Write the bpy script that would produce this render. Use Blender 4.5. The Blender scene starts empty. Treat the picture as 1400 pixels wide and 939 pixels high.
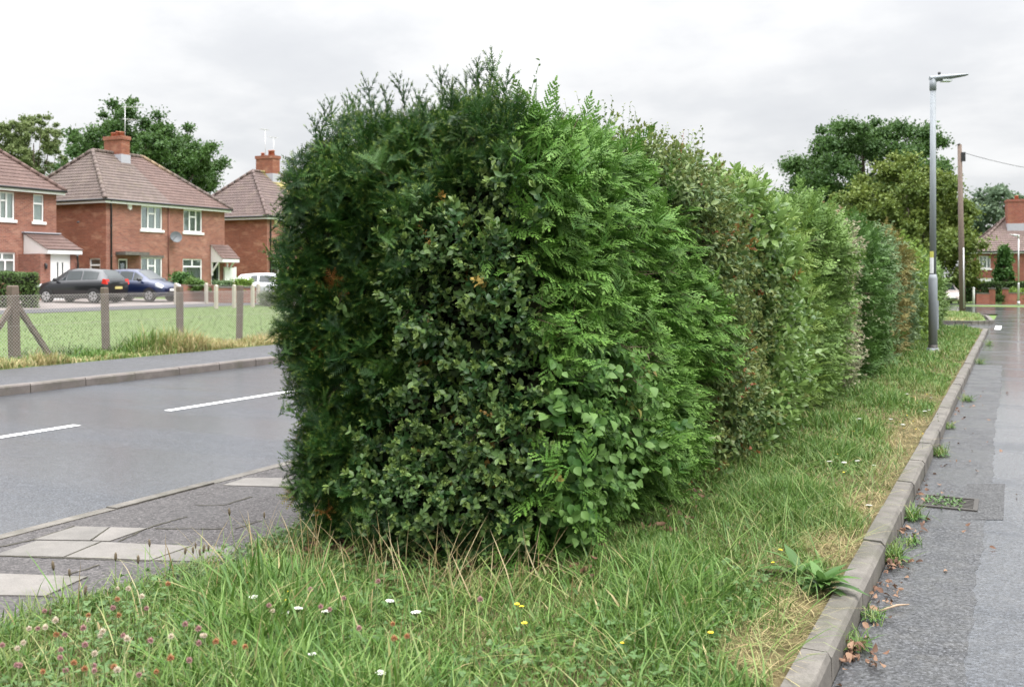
import bpy, bmesh, math, random
import numpy as np
from mathutils import Vector, Matrix
R = math.radians
rng = np.random.default_rng(7)
random.seed(7)
SC = bpy.context.scene
COL = SC.collection

# ---------------------------------------------------------------- camera frame
F, CX, HOR, EYE = 1361.0, 700.0, 378.0, 1.6
SKY_H, SKY_Z, EXPOSURE = 5.6, 52.0, 0.75
YAW = math.atan((1385 - 700) / F)
CA, SA = math.cos(YAW), math.sin(YAW)

def uv_of(X, Z): return (X * CA - Z * SA, X * SA + Z * CA)
def ground(px, py, z=0.0):
    """where a sight line meets height z"""
    Z = F * (EYE - z) / (py - HOR)
    return uv_of((px - CX) / F * Z, Z)
def at_depth(px, Z): return uv_of((px - CX) / F * Z, Z)
def v_on_u(px, u):
    r = (px - CX) / F
    Z = u / (r * CA - SA)
    return Z * (r * SA + CA), Z
def u_on_v(px, v):
    r = (px - CX) / F
    Z = v / (r * SA + CA)
    return Z * (r * CA - SA), Z
def z_at(py, Z): return EYE + (HOR - py) / F * Z
def to_px(u, v, z):
    X = u * CA + v * SA; Z = -u * SA + v * CA
    return CX + F * X / Z, HOR - F * (z - EYE) / Z, Z

def smooth(x): x = np.clip(x, 0, 1); return x * x * (3 - 2 * x)
def dip(v): return -0.5 * smooth((np.asarray(v, float) - 34) / 46)
def wob(p, f, seed, n=7):
    r = np.random.default_rng(seed)
    a = np.zeros(len(p))
    for _ in range(n):
        d = r.normal(size=p.shape[1]); d /= np.linalg.norm(d)
        a += np.sin(p @ d * f * r.uniform(.6, 1.7) + r.uniform(0, 6.28))
    return a / math.sqrt(n)
def wob1(p, f, seed): return float(wob(np.array([p], float), f, seed)[0])

# ---------------------------------------------------------------- objects
def tag(o, label=None, cat=None, group=None, kind=None):
    if label: o['label'] = label
    if cat: o['category'] = cat
    if group: o['group'] = group
    if kind: o['kind'] = kind
    return o
def empty(name, loc=(0, 0, 0), rz=0.0):
    o = bpy.data.objects.new(name, None); COL.objects.link(o)
    o.location = loc; o.rotation_euler = (0, 0, rz); o.empty_display_size = .2
    return o
def link(name, me, parent=None, loc=None):
    o = bpy.data.objects.new(name, me); COL.objects.link(o)
    if parent is not None: o.parent = parent
    if loc is not None: o.location = loc
    return o
def copy_tree(o, parent=None):
    c = o.copy(); COL.objects.link(c)
    if parent is not None: c.parent = parent
    for ch in list(o.children): copy_tree(ch, c)
    return c

class MB:
    """collects polygons (metres); uv is planar by the face's main axis"""
    def __init__(s): s.v = []; s.f = []; s.m = []; s.sm = []
    def face(s, pts, m=0, sm=False):
        i = len(s.v); s.v += [tuple(p) for p in pts]; s.f.append(list(range(i, i + len(pts)))); s.m.append(m); s.sm.append(sm)
    def box(s, a, b, m=0):
        x0, y0, z0 = a; x1, y1, z1 = b
        i = len(s.v)
        s.v += [(x0,y0,z0),(x1,y0,z0),(x1,y1,z0),(x0,y1,z0),(x0,y0,z1),(x1,y0,z1),(x1,y1,z1),(x0,y1,z1)]
        for q in ((0,3,2,1),(4,5,6,7),(0,1,5,4),(1,2,6,5),(2,3,7,6),(3,0,4,7)):
            s.f.append([i + k for k in q]); s.m.append(m); s.sm.append(False)
    def prism(s, poly, axis, a, b, m=0):
        """polygon (2D) extruded along axis 0/1/2 between a and b"""
        def P(q, t):
            return {0: (t, q[0], q[1]), 1: (q[0], t, q[1]), 2: (q[0], q[1], t)}[axis]
        n = len(poly); i = len(s.v)
        s.v += [P(q, a) for q in poly] + [P(q, b) for q in poly]
        s.f.append([i + k for k in range(n)][::-1]); s.f.append([i + n + k for k in range(n)])
        for k in range(n): s.f.append([i + k, i + (k + 1) % n, i + n + (k + 1) % n, i + n + k])
        s.m += [m] * (n + 2); s.sm += [False] * (n + 2)
    def tube(s, path, r, n=8, m=0, caps=True, sm=True):
        path = [Vector(p) for p in path]
        rs = r if isinstance(r, (list, tuple)) else [r] * len(path)
        i = len(s.v); up = None
        for k, p in enumerate(path):
            d = (path[min(k + 1, len(path) - 1)] - path[max(k - 1, 0)])
            d = d.normalized() if d.length > 1e-9 else Vector((0, 0, 1))
            if up is None: up = d.orthogonal().normalized()
            x = (up - d * up.dot(d)).normalized(); up = x
            y = d.cross(x)
            for j in range(n):
                t = 2 * math.pi * j / n
                s.v.append(tuple(p + (x * math.cos(t) + y * math.sin(t)) * rs[k]))
        for k in range(len(path) - 1):
            for j in range(n):
                a = i + k * n + j; b = i + k * n + (j + 1) % n
                s.f.append([a, b, b + n, a + n]); s.m.append(m); s.sm.append(sm)
        if caps:
            s.f.append([i + j for j in range(n)][::-1]); s.f.append([i + (len(path) - 1) * n + j for j in range(n)])
            s.m += [m, m]; s.sm += [False, False]
    def mesh(s, name, mats, off=(0, 0, 0)):
        me = bpy.data.meshes.new(name)
        ox, oy, oz = off
        me.from_pydata([(a - ox, b - oy, c - oz) for a, b, c in s.v], [], s.f)
        me.polygons.foreach_set('material_index', s.m)
        me.polygons.foreach_set('use_smooth', s.sm)
        for mt in (mats if isinstance(mats, (list, tuple)) else [mats]): me.materials.append(mt)
        uvl = me.uv_layers.new(name='UVMap')
        me.update()
        co = np.array(s.v); 
        uvs = np.zeros((len(me.loops), 2), np.float32)
        for p in me.polygons:
            n = p.normal; ax = max(range(3), key=lambda k: abs(n[k]) * (0.72 if k == 2 else 1))
            li = list(p.loop_indices); c = co[[me.loops[l].vertex_index for l in li]]
            uvs[li] = c[:, (1, 2)] if ax == 0 else c[:, (0, 2)] if ax == 1 else c[:, (0, 1)]
        uvl.data.foreach_set('uv', uvs.ravel())
        return me
    def obj(s, name, mats, parent=None, off=(0, 0, 0)):
        return link(name, s.mesh(name, mats, off), parent)

def np_mesh(name, V, T, mats, mi=None, rnd=None, tip=None, smooth=False, off=(0, 0, 0)):
    me = bpy.data.meshes.new(name)
    V = np.asarray(V, np.float32) - np.asarray(off, np.float32)
    T = np.asarray(T, np.int32)
    me.vertices.add(len(V)); me.vertices.foreach_set('co', V.ravel())
    me.loops.add(T.size); me.loops.foreach_set('vertex_index', T.ravel())
    me.polygons.add(len(T)); me.polygons.foreach_set('loop_start', np.arange(len(T), dtype=np.int32) * T.shape[1])
    if mi is not None: me.polygons.foreach_set('material_index', np.asarray(mi, np.int32))
    if smooth: me.polygons.foreach_set('use_smooth', np.ones(len(T), bool))
    for m in (mats if isinstance(mats, (list, tuple)) else [mats]): me.materials.append(m)
    for nm, a in (('rnd', rnd), ('tip', tip)):
        if a is not None:
            at = me.attributes.new(nm, 'FLOAT', 'POINT'); at.data.foreach_set('value', np.asarray(a, np.float32))
    me.update(); me.validate()
    return me

# ---------------------------------------------------------------- materials
class NT:
    def __init__(s, nt): s.nt = nt; nt.nodes.clear()
    def n(s, typ, ins=None, **kw):
        nd = s.nt.nodes.new(typ)
        for k, v in kw.items(): setattr(nd, k, v)
        for k, v in (ins or {}).items():
            if isinstance(v, bpy.types.NodeSocket): s.nt.links.new(v, nd.inputs[k])
            else: nd.inputs[k].default_value = v
        return nd
    def math(s, op, a, b=0.0, clamp=False): return s.n('ShaderNodeMath', {0: a, 1: b}, operation=op, use_clamp=clamp).outputs[0]
    def mix(s, f, a, b, blend='MIX'):
        nd = s.n('ShaderNodeMix', data_type='RGBA', blend_type=blend)
        for k, v in ((0, f), (6, a), (7, b)):
            if isinstance(v, bpy.types.NodeSocket): s.nt.links.new(v, nd.inputs[k])
            else: nd.inputs[k].default_value = v if k == 0 else (*v, 1) if len(v) == 3 else v
        return nd.outputs[2]
    def ramp(s, f, stops, interp='LINEAR'):
        nd = s.n('ShaderNodeValToRGB', {0: f}); cr = nd.color_ramp; cr.interpolation = interp
        while len(cr.elements) < len(stops): cr.elements.new(.5)
        for e, (p, c) in zip(cr.elements, stops):
            e.position = p; e.color = (c, c, c, 1) if isinstance(c, (int, float)) else (*c, 1)
        return nd.outputs[0]
    def noise(s, vec, scale, detail=4, rough=.55, out=0):
        return s.n('ShaderNodeTexNoise', {'Vector': vec, 'Scale': scale, 'Detail': detail, 'Roughness': rough}).outputs[out]
    def coord(s): return s.n('ShaderNodeTexCoord').outputs['Object']
    def uv(s): return s.n('ShaderNodeUVMap', uv_map='UVMap').outputs[0]
    def attr(s, nm): return s.n('ShaderNodeAttribute', attribute_name=nm).outputs['Fac']
    def pos(s): return s.n('ShaderNodeNewGeometry').outputs['Position']
    def scale(s, v, sc): return s.n('ShaderNodeMapping', {'Vector': v, 'Scale': sc}).outputs[0]
    def bump(s, h, strength, dist): return s.n('ShaderNodeBump', {'Height': h, 'Strength': strength, 'Distance': dist}).outputs[0]
    def bsdf(s, col, rough=.6, normal=None, spec=.5, metal=0.0, **kw):
        ins = {'Base Color': col if isinstance(col, bpy.types.NodeSocket) else (*col, 1), 'Roughness': rough, 'Specular IOR Level': spec, 'Metallic': metal}
        if normal is not None: ins['Normal'] = normal
        ins.update(kw)
        return s.n('ShaderNodeBsdfPrincipled', ins).outputs[0]
    def out(s, sh): s.n('ShaderNodeOutputMaterial', {'Surface': sh})

def new_mat(name):
    m = bpy.data.materials.new(name); m.use_nodes = True
    return m, NT(m.node_tree)

def plain(name, col, rough=.6, spec=.5, metal=0.0, var=.12, scale=6.0, bump=0.0, coat=0.0):
    m, t = new_mat(name)
    p = t.coord()
    c = t.mix(t.noise(p, scale), tuple(x * (1 - var) for x in col), tuple(min(1, x * (1 + var)) for x in col))
    nrm = t.bump(t.noise(p, scale * 12), .4, bump) if bump else None
    t.out(t.bsdf(c, rough, nrm, spec, metal, **({'Coat Weight': coat, 'Coat Roughness': .05} if coat else {})))
    return m

def leafmat(name, dark, mid, light, tipc, rough=.5, trans=.25, tipw=.7, odd=None, odd_at=.96, spec=.22):
    m, t = new_mat(name)
    r = t.attr('rnd'); tp = t.attr('tip')
    st = [(0, dark), (.5, mid), ((odd_at - .002) if odd else 1, light)]
    if odd: st += [(odd_at, odd), (1, tuple(x * .6 for x in odd))]
    c = t.ramp(r, st)
    if odd:
        nodd = t.math('LESS_THAN', r, odd_at - .001)
        tw = t.math('MULTIPLY', t.math('MULTIPLY', tp, tipw), nodd)
    else: tw = t.math('MULTIPLY', tp, tipw)
    c = t.mix(tw, c, tipc)
    b = t.bsdf(c, rough, None, spec)
    if trans:
        tc = t.mix(.5, c, tuple(min(1, x * 1.6) for x in light))
        tr = t.n('ShaderNodeBsdfTranslucent', {'Color': tc}).outputs[0]
        b = t.n('ShaderNodeMixShader', {0: trans, 1: b, 2: tr}).outputs[0]
    t.out(b)
    return m

def asphalt(name, base, rough0, rough1, wet_scale=(.25, .9, 1), grit=True, pale=(.12, .12, .12), thr=(.42, .6), film=0.0, crough=.25, coarse=.8):
    m, t = new_mat(name)
    p = t.pos()
    big = t.noise(t.scale(p, wet_scale), 1.0, 5, .6)
    fine = t.noise(p, 60, 3, .75)
    med = t.noise(p, 9, 4, .6)
    stone = t.n('ShaderNodeTexVoronoi', {'Vector': p, 'Scale': 55.0, 'Randomness': 1.0}).outputs['Distance']
    c = t.mix(t.ramp(fine, [(.35, 0), (.7, 1)]), tuple(x * .28 for x in base), tuple(x * 1.85 for x in base))
    c = t.mix(t.ramp(med, [(.45, 0), (.75, .55)]), c, pale)
    chip = t.ramp(t.noise(p, 80, 1, .5), [(.64, 0), (.70, 1)])
    c = t.mix(t.math('MULTIPLY', chip, .6), c, tuple(x * 4.6 for x in base))
    pit = t.ramp(t.noise(t.scale(p, (1.03, .97, 1)), 66, 1, .5), [(.32, 1), (.38, 0)])
    c = t.mix(t.math('MULTIPLY', pit, .8), c, tuple(x * .15 for x in base))
    wet = t.ramp(big, [(thr[0], 0), (thr[1], 1)])
    ro = t.math('ADD', t.math('MULTIPLY', wet, rough1 - rough0), rough0)
    c = t.mix(t.math('MULTIPLY', t.math('SUBTRACT', 1.0, wet), .35), c, tuple(x * .55 for x in base))
    big_st = t.n('ShaderNodeTexVoronoi', {'Vector': p, 'Scale': 62.0, 'Randomness': 1.0})
    gap = t.ramp(t.noise(p, 52, 2, .6), [(.38, 1), (.48, 0)])
    c = t.mix(t.math('MULTIPLY', gap, coarse), c, tuple(x * .12 for x in base))
    cellv = t.n('ShaderNodeSeparateColor', {0: big_st.outputs['Color']}).outputs[0]
    c = t.mix(t.math('MULTIPLY', t.ramp(cellv, [(.72, 0), (.8, 1)]), coarse * .55), c, tuple(x * 3.4 for x in base))
    nrm = t.bump(t.math('ADD', t.math('ADD', stone, t.math('MULTIPLY', big_st.outputs['Distance'], 1.2)), t.math('MULTIPLY', fine, .6)), .4, .004)
    cw = t.math('MULTIPLY', t.math('MULTIPLY', t.math('SUBTRACT', 1.0, wet), film), t.math('SUBTRACT', 1.0, t.math('MULTIPLY', gap, .4)))
    t.out(t.bsdf(c, ro, nrm, .28, **{'Coat Weight': cw, 'Coat Roughness': crough, 'Coat IOR': 1.33}))
    return m

def concrete(name, col, var=.25, rough=.8):
    m, t = new_mat(name)
    p = t.pos()
    c = t.mix(t.ramp(t.noise(p, 5, 5, .65), [(.3, 0), (.7, 1)]), tuple(x * (1 - var) for x in col), tuple(x * (1 + var) for x in col))
    c = t.mix(t.ramp(t.noise(p, 2.2, 6, .7), [(.52, 0), (.68, .6)]), c, (.07, .07, .045))
    c = t.mix(t.ramp(t.noise(p, 120, 2, .6), [(.45, 0), (.75, .5)]), c, tuple(x * .45 for x in col))
    t.out(t.bsdf(c, rough, t.bump(t.noise(p, 70, 4, .7), .5, .004), .4))
    return m

def brick(name, c1, c2, mortar, var_col=(.42, .22, .13), pat=.5):
    m, t = new_mat(name)
    uv = t.uv()
    b = t.n('ShaderNodeTexBrick', {'Vector': uv, 'Color1': (*c1, 1), 'Color2': (*c2, 1), 'Mortar': (*mortar, 1), 'Scale': 1.0,
        'Mortar Size': .007, 'Mortar Smooth': .2, 'Bias': -.1, 'Brick Width': .225, 'Row Height': .075})
    c = t.mix(t.ramp(t.noise(t.scale(uv, (.6, 1.6, 1)), 1.3, 5, .7), [(.52, 0), (.7, pat)]), b.outputs[0], var_col)
    c = t.mix(t.ramp(t.noise(t.scale(uv, (1.2, .5, 1)), .9, 3, .6), [(.5, 0), (.75, .45)]), c, tuple(x * .55 for x in c1))
    t.out(t.bsdf(c, .85, t.bump(t.math('SUBTRACT', 1.0, b.outputs[1]), .5, .006), .25))
    return m

def rooftile(name, c1, c2, moss=0.0, moss_c=(.22, .2, .08), streak=None):
    m, t = new_mat(name)
    uv = t.uv(); p = t.coord()
    b = t.n('ShaderNodeTexBrick', {'Vector': uv, 'Color1': (*c1, 1), 'Color2': (*c2, 1), 'Mortar': (*[x * .5 for x in c1], 1), 'Scale': 1.0,
        'Mortar Size': .012, 'Bias': 0.0, 'Brick Width': .33, 'Row Height': .19})
    c = t.mix(t.ramp(t.noise(p, 1.4, 5, .65), [(.4, 0), (.7, .55)]), b.outputs[0], tuple(x * .6 for x in c2))
    if moss: c = t.mix(t.ramp(t.noise(p, 2.3, 5, .7), [(.5, 0), (.7, moss)]), c, moss_c)
    if streak:                       # lichen washed down the slope below the chimney, widening downwards
        y0, zt, w0, col, amt = streak
        s = t.n('ShaderNodeSeparateXYZ', {0: p})
        d = t.math('ABSOLUTE', t.math('SUBTRACT', t.math('SUBTRACT', s.outputs[1], y0), t.math('MULTIPLY', t.math('SUBTRACT', zt, s.outputs[2]), .5)))
        f = t.ramp(t.math('ADD', t.math('DIVIDE', d, w0), t.math('MULTIPLY', t.math('SUBTRACT', t.noise(p, 2.5, 4), .5), 1.0)), [(.2, amt), (1, 0)])
        c = t.mix(f, c, col)
    wave = t.n('ShaderNodeTexWave', {'Vector': uv, 'Scale': 1.0 / .33 * .5, 'Distortion': 0.0}, wave_type='BANDS', bands_direction='X').outputs[1]
    t.out(t.bsdf(c, .8, t.bump(wave, .8, .03), .3))
    return m

M = {}
M['asphalt_l'] = asphalt('main_road_asphalt', (.046, .050, .058), .3, .6, (.10, .55, 1), thr=(.44, .70), pale=(.085, .09, .10), film=.7, crough=.16, coarse=.28)
M['asphalt_r'] = asphalt('side_road_wet_asphalt', (.042, .046, .053), .22, .5, (.35, .9, 1), thr=(.5, .74), film=1.0, crough=.11, coarse=.42)
M['asphalt_patch'] = asphalt('road_patch_asphalt', (.046, .046, .047), .4, .62, coarse=.35, pale=(.08, .08, .08))
M['asphalt_gutter'] = asphalt('gutter_asphalt', (.046, .047, .05), .31, .6, (2, 2, 1), pale=(.095, .092, .084), film=.4, coarse=.45)
M['tarmac'] = asphalt('pavement_tarmac', (.064, .058, .057), .5, .8, (1.1, .7, 1), pale=(.095, .088, .086), coarse=.3)
M['tarmac_far'] = asphalt('far_pavement_tarmac', (.056, .057, .062), .45, .65, coarse=.3, pale=(.09, .09, .096))
M['slab'] = concrete('paving_slab_concrete', (.165, .152, .138), .18, .65)
M['slab2'] = concrete('paving_slab_concrete_worn', (.14, .13, .118), .2, .65)
M['kerb'] = concrete('kerb_concrete', (.125, .114, .10), .38)
M['kerb_far'] = concrete('kerb_concrete_far', (.14, .122, .112), .24)
M['joint'] = plain('joint_soil', (.05, .045, .03), .95)
M['paint'] = plain('road_paint', (.78, .78, .77), .5, var=.06, scale=20)
M['drive'] = concrete('driveway_concrete', (.22, .19, .178), .12)
M['brick'] = brick('red_brick', (.30, .118, .082), (.18, .068, .05), (.30, .235, .195), (.40, .23, .17), .75)
M['brick_side'] = brick('red_brick_blotched', (.27, .09, .053), (.19, .062, .038), (.26, .17, .13), (.44, .24, .16), .8)
M['brick_low'] = brick('garden_wall_brick', (.27, .11, .075), (.2, .085, .06), (.25, .2, .17))
M['brick_far'] = brick('far_red_brick', (.3, .09, .06), (.22, .07, .05), (.27, .2, .17))
M['roof_brown'] = rooftile('brown_roof_tile', (.155, .118, .105), (.125, .094, .084), .12, streak=(6.15, 8.0, .5, (.33, .23, .12), .5))
M['roof_red'] = rooftile('red_roof_tile', (.15, .098, .084), (.125, .08, .07), 0)
M['roof_left'] = rooftile('left_roof_tile', (.15, .096, .082), (.125, .079, .069), 0)
M['roof_grey'] = rooftile('weathered_roof_tile', (.15, .108, .098), (.12, .086, .08), .2, (.24, .2, .13), streak=(4.6, 7.6, .75, (.36, .31, .10), .85))
M['roof_far'] = rooftile('far_roof_tile', (.17, .12, .11), (.14, .1, .09), .15)
M['white'] = plain('white_upvc', (.8, .8, .79), .35, var=.03)
M['white_rough'] = plain('white_painted_board', (.74, .74, .74), .55, var=.05)
M['black_plastic'] = plain('black_plastic', (.02, .02, .022), .4)
M['grey_metal'] = plain('galvanised_steel', (.24, .26, .285), .55, metal=0.0, var=.12, scale=9)
M['alu'] = plain('aerial_aluminium', (.5, .5, .5), .4, metal=.5)
M['lead'] = plain('lead_flashing', (.38, .38, .42), .6)
M['terracotta'] = plain('terracotta', (.42, .16, .1), .8)
M['curtain'] = plain('net_curtain', (.7, .74, .72), .9, var=.2, scale=5)
M['dark_room'] = plain('dark_interior', (.03, .035, .035), .9)
M['wood_post'] = plain('weathered_timber', (.125, .095, .072), .85, var=.35, scale=14, bump=.004)
M['pole_wood'] = plain('creosoted_timber', (.15, .11, .09), .85, var=.35, scale=8)
M['post_conc'] = plain('concrete_post', (.42, .38, .32), .85, var=.15)
M['wire'] = plain('galvanised_wire', (.33, .31, .29), .6)
M['bark'] = plain('bark', (.09, .07, .05), .9, var=.5, scale=9, bump=.01)
M['twig'] = plain('twig_bark', (.11, .075, .05), .9, var=.4, scale=20)
M['soil'] = plain('dry_soil', (.2, .145, .085), .95, var=.3, scale=25, bump=.01)
M['iron'] = plain('cast_iron', (.04, .035, .03), .6, var=.3, scale=30)
M['sticker'] = plain('yellow_sticker', (.5, .5, .12), .5)
M['sticker_w'] = plain('white_sticker', (.75, .76, .78), .5)

m, t = new_mat('window_glass')
gl = t.n('ShaderNodeBsdfGlossy', {'Color': (.9, .95, .95, 1), 'Roughness': .03}).outputs[0]
tr = t.n('ShaderNodeBsdfTransparent', {'Color': (.96, .985, .98, 1)}).outputs[0]
fr = t.n('ShaderNodeFresnel', {'IOR': 1.52}).outputs[0]
t.out(t.n('ShaderNodeMixShader', {0: t.math('MULTIPLY', fr, .8, True), 1: tr, 2: gl}).outputs[0]); M['glass'] = m

m, t = new_mat('lawn_turf')
p = t.pos()
c = t.mix(t.ramp(t.noise(t.scale(p, (.5, .2, 1)), 1.0, 5, .6), [(.3, 0), (.7, 1)]), (.105, .165, .05), (.145, .205, .075))
c = t.mix(t.ramp(t.noise(p, 3.0, 6, .7), [(.5, 0), (.75, .5)]), c, (.22, .23, .11))
c = t.mix(t.ramp(t.noise(p, 30, 3, .7), [(.45, 0), (.75, .4)]), c, (.08, .13, .04))
t.out(t.bsdf(c, .95, t.bump(t.noise(p, 40, 3, .7), .8, .04), .1)); M['lawn'] = m
m, t = new_mat('verge_earth')
p = t.pos()
c = t.mix(t.ramp(t.noise(p, 6, 5, .65), [(.35, 0), (.65, 1)]), (.075, .065, .03), (.17, .135, .07))
c = t.mix(t.ramp(t.noise(p, 1.6, 4, .6), [(.5, 0), (.7, .4)]), c, (.07, .085, .03))
t.out(t.bsdf(c, .95, t.bump(t.noise(p, 45, 4, .7), 1, .02), .1)); M['verge'] = m

def grassmat(name, g0, g1, g2, straw):
    m, t = new_mat(name)
    c = t.ramp(t.attr('rnd'), [(0, g0), (.5, g1), (1, g2)])
    c = t.mix(t.attr('tip'), c, straw)
    b = t.bsdf(c, .5, None, .35)
    tr = t.n('ShaderNodeBsdfTranslucent', {'Color': c}).outputs[0]
    t.out(t.n('ShaderNodeMixShader', {0: .3, 1: b, 2: tr}).outputs[0])
    return m
M['grass'] = grassmat('verge_grass', (.04, .105, .014), (.09, .18, .03), (.17, .265, .065), (.42, .33, .17))
M['straw'] = grassmat('dry_grass_stalk', (.26, .2, .09), (.36, .29, .15), (.42, .36, .21), (.32, .2, .09))
M['clover'] = grassmat('clover_leaf', (.06, .12, .03), (.09, .165, .05), (.12, .2, .07), (.12, .2, .07))

# hedge foliage
M['yew'] = leafmat('yew_needles', (.010, .036, .007), (.022, .066, .012), (.050, .112, .02), (.17, .22, .03), .5, .1, .95, (.26, .11, .03), .996, .2)
M['cypress'] = leafmat('cypress_sprays', (.014, .062, .009), (.032, .112, .015), (.075, .185, .026), (.20, .33, .065), .55, .18, .85, (.25, .12, .05), .998, .18)
M['privet'] = leafmat('small_grey_green_leaves', (.015, .046, .012), (.037, .09, .025), (.10, .168, .052), (.19, .26, .07), .4, .12, .8, (.33, .2, .05), .992, .3)
M['bindweed'] = leafmat('heart_shaped_leaves', (.035, .10, .02), (.065, .15, .032), (.115, .21, .055), (.15, .25, .065), .5, .28, .6, (.32, .26, .07), .993, .25)
M['mixed'] = leafmat('mixed_olive_leaves', (.04, .09, .022), (.085, .145, .04), (.17, .235, .08), (.22, .2, .06), .45, .22, .5, (.33, .1, .035), .972, .3)
M['laurel'] = leafmat('laurel_leaves', (.055, .125, .028), (.115, .205, .045), (.20, .30, .09), (.19, .29, .07), .38, .25, .5, (.34, .13, .03), .985, .4)
M['gold'] = leafmat('golden_cypress_sprays', (.065, .13, .018), (.12, .2, .03), (.2, .29, .06), (.25, .33, .09), .5, .25, .7)
M['light_cy'] = leafmat('light_cypress_sprays', (.05, .115, .022), (.09, .175, .035), (.16, .26, .065), (.2, .29, .08), .5, .25, .7)
M['cream'] = leafmat('cream_edged_leaves', (.10, .14, .06), (.2, .23, .12), (.38, .36, .24), (.40, .36, .26), .5, .2, .5, (.3, .2, .1), .96)
M['dark_cy'] = leafmat('dark_cypress_sprays', (.025, .075, .015), (.05, .12, .025), (.085, .175, .04), (.12, .2, .05), .5, .2, .7)
M['sage'] = leafmat('sage_green_leaves', (.06, .115, .045), (.11, .175, .075), (.18, .25, .12), (.2, .26, .13), .5, .2, .5)
M['rust'] = leafmat('bronzed_foliage', (.08, .095, .02), (.15, .15, .04), (.22, .2, .07), (.26, .19, .07), .6, .2, .5)
M['far_green'] = leafmat('mid_green_sprays', (.045, .10, .02), (.085, .16, .035), (.15, .23, .065), (.18, .26, .08), .5, .2, .6)
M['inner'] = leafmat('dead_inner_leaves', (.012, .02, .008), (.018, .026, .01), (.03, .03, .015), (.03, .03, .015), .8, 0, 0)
M['box_hedge'] = leafmat('clipped_privet', (.035, .07, .018), (.06, .11, .03), (.1, .16, .045), (.1, .16, .045), .5, .15, .3)
M['oak'] = leafmat('oak_leaves', (.025, .062, .016), (.05, .105, .026), (.095, .165, .045), (.095, .165, .045), .5, .22, .3)
M['olive_t'] = leafmat('olive_green_leaves', (.05, .085, .016), (.10, .15, .028), (.185, .225, .05), (.2, .23, .06), .5, .2, .4)
M['birch'] = leafmat('birch_leaves', (.07, .11, .035), (.13, .175, .06), (.2, .24, .10), (.2, .24, .10), .5, .3, .3)
M['pale_t'] = leafmat('pale_tree_leaves', (.06, .10, .06), (.10, .15, .09), (.16, .21, .13), (.16, .21, .13), .5, .25, .3)
# ---------------------------------------------------------------- ground, roads, pavements
def field_z(u, v):
    u = np.asarray(u, float); v = np.asarray(v, float)
    left = 0.11 + np.clip(-14.4 - u, 0, None) * .0125
    return np.where(u < -14.4, left, -0.06 + dip(v))
def grid_sheet(name, us, vs, zf, mat, kind='structure'):
    us = np.asarray(us, float); vs = np.asarray(vs, float)
    U, Vv = np.meshgrid(us, vs, indexing='ij')
    Zz = zf(U, Vv)
    V = np.stack([U.ravel(), Vv.ravel(), Zz.ravel()], 1)
    n = len(vs); i, j = np.meshgrid(np.arange(len(us) - 1), np.arange(n - 1), indexing='ij')
    a = (i * n + j).ravel()
    Q = np.stack([a, a + n, a + n + 1, a + 1], 1)
    o = link(name, np_mesh(name, V, Q, mat, smooth=True)); tag(o, kind=kind)
    return o
grid_sheet('ground', [-900, -300, -120, -70, -50, -43, -38, -34, -30, -25, -20, -17, -14.41, -14.39, -6, 0, 8, 30, 100, 400, 900],
           [-300, -60, -20, 0, 10, 20, 30, 34, 40, 46, 52, 58, 64, 70, 80, 120, 300, 900], field_z, M['lawn'])
vl = [-60, -20, 0, 10, 20, 30, 34, 40, 46, 52, 58, 64, 70, 80, 130, 250]
flat = lambda z: (lambda u, v: z + dip(v) + 0 * u)
grid_sheet('road', [-12.1, -9, -5.42], vl, flat(0.0), M['asphalt_l'])
grid_sheet('road', [-.632, 2.5, 6.2], [x for x in vl if x <= 52] , flat(0.0), M['asphalt_r'])
grid_sheet('road', [-5.42, -3, -.632], [32.2, 34, 36.9], flat(0.0), M['asphalt_r'])       # the side street between the two verges
grid_sheet('road', [-5.42, -2, 2.5, 12], [52, 58, 64, 70, 76.5], flat(-.002), M['asphalt_r'])
grid_sheet('pavement', [-14.4, -13.4, -12.25], vl, flat(.115), M['tarmac_far'])
grid_sheet('pavement', [-5.3, -4.5, -3.5], [-30, 0, 10, 20, 31.5], flat(.06), M['tarmac'])
grid_sheet('pavement', [-30, -12, -4, 2, 12], [76.6, 78.4], flat(.1), M['tarmac_far'])
grid_sheet('driveway', [-33.0, -31.6, -30.4], [0, 15, 30, 45, 60], lambda u, v: field_z(u, v) + .02, M['tarmac_far'])
grid_sheet('driveway', [-43.0, -38, -33.0], [10, 24, 30, 37.5], lambda u, v: field_z(u, v) + .024, M['drive'])

def kerb_run(name, u0, u1, v0, v1, zt, mat, step=.915, seed=1, face=1):
    """kerb stones with open joints, a chamfered road edge (face=+1: road on the +u side) and small settlement"""
    r = random.Random(seed); b = MB(); v = v0
    while v < v1:
        w = min(step, v1 - v); g = .006
        dz = r.uniform(-.006, .006); du = r.uniform(-.006, .006); d0 = float(dip(v)); d1 = float(dip(v + w))
        c = .022
        if face > 0: prof = [(u0, -.1), (u1, -.1), (u1 - .004, zt - c), (u1 - c, zt), (u0, zt + .002)]
        else: prof = [(u0, -.1), (u1, -.1), (u1, zt + .002), (u0 + c, zt), (u0 + .004, zt - c)]
        i = len(b.v); n = len(prof)
        b.v += [(x + du, v + g, z + dz + d0) for x, z in prof] + [(x + du + r.uniform(-.004, .004), v + w - g, z + dz + d1 + r.uniform(-.002, .002)) for x, z in prof]
        b.f += [[i + k for k in range(n)], [i + n + k for k in range(n)][::-1]]
        for k in range(n): b.f.append([i + k, i + n + k, i + n + (k + 1) % n, i + (k + 1) % n])
        b.m += [0] * (n + 2); b.sm += [False] * (n + 2)
        v += w
    b.box((u0 + .012, v0, -.12), (u1 - .012, min(v1, 33), zt - .03), 1)
    return tag(b.obj(name, [mat, M['joint']]), kind='structure')
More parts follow.
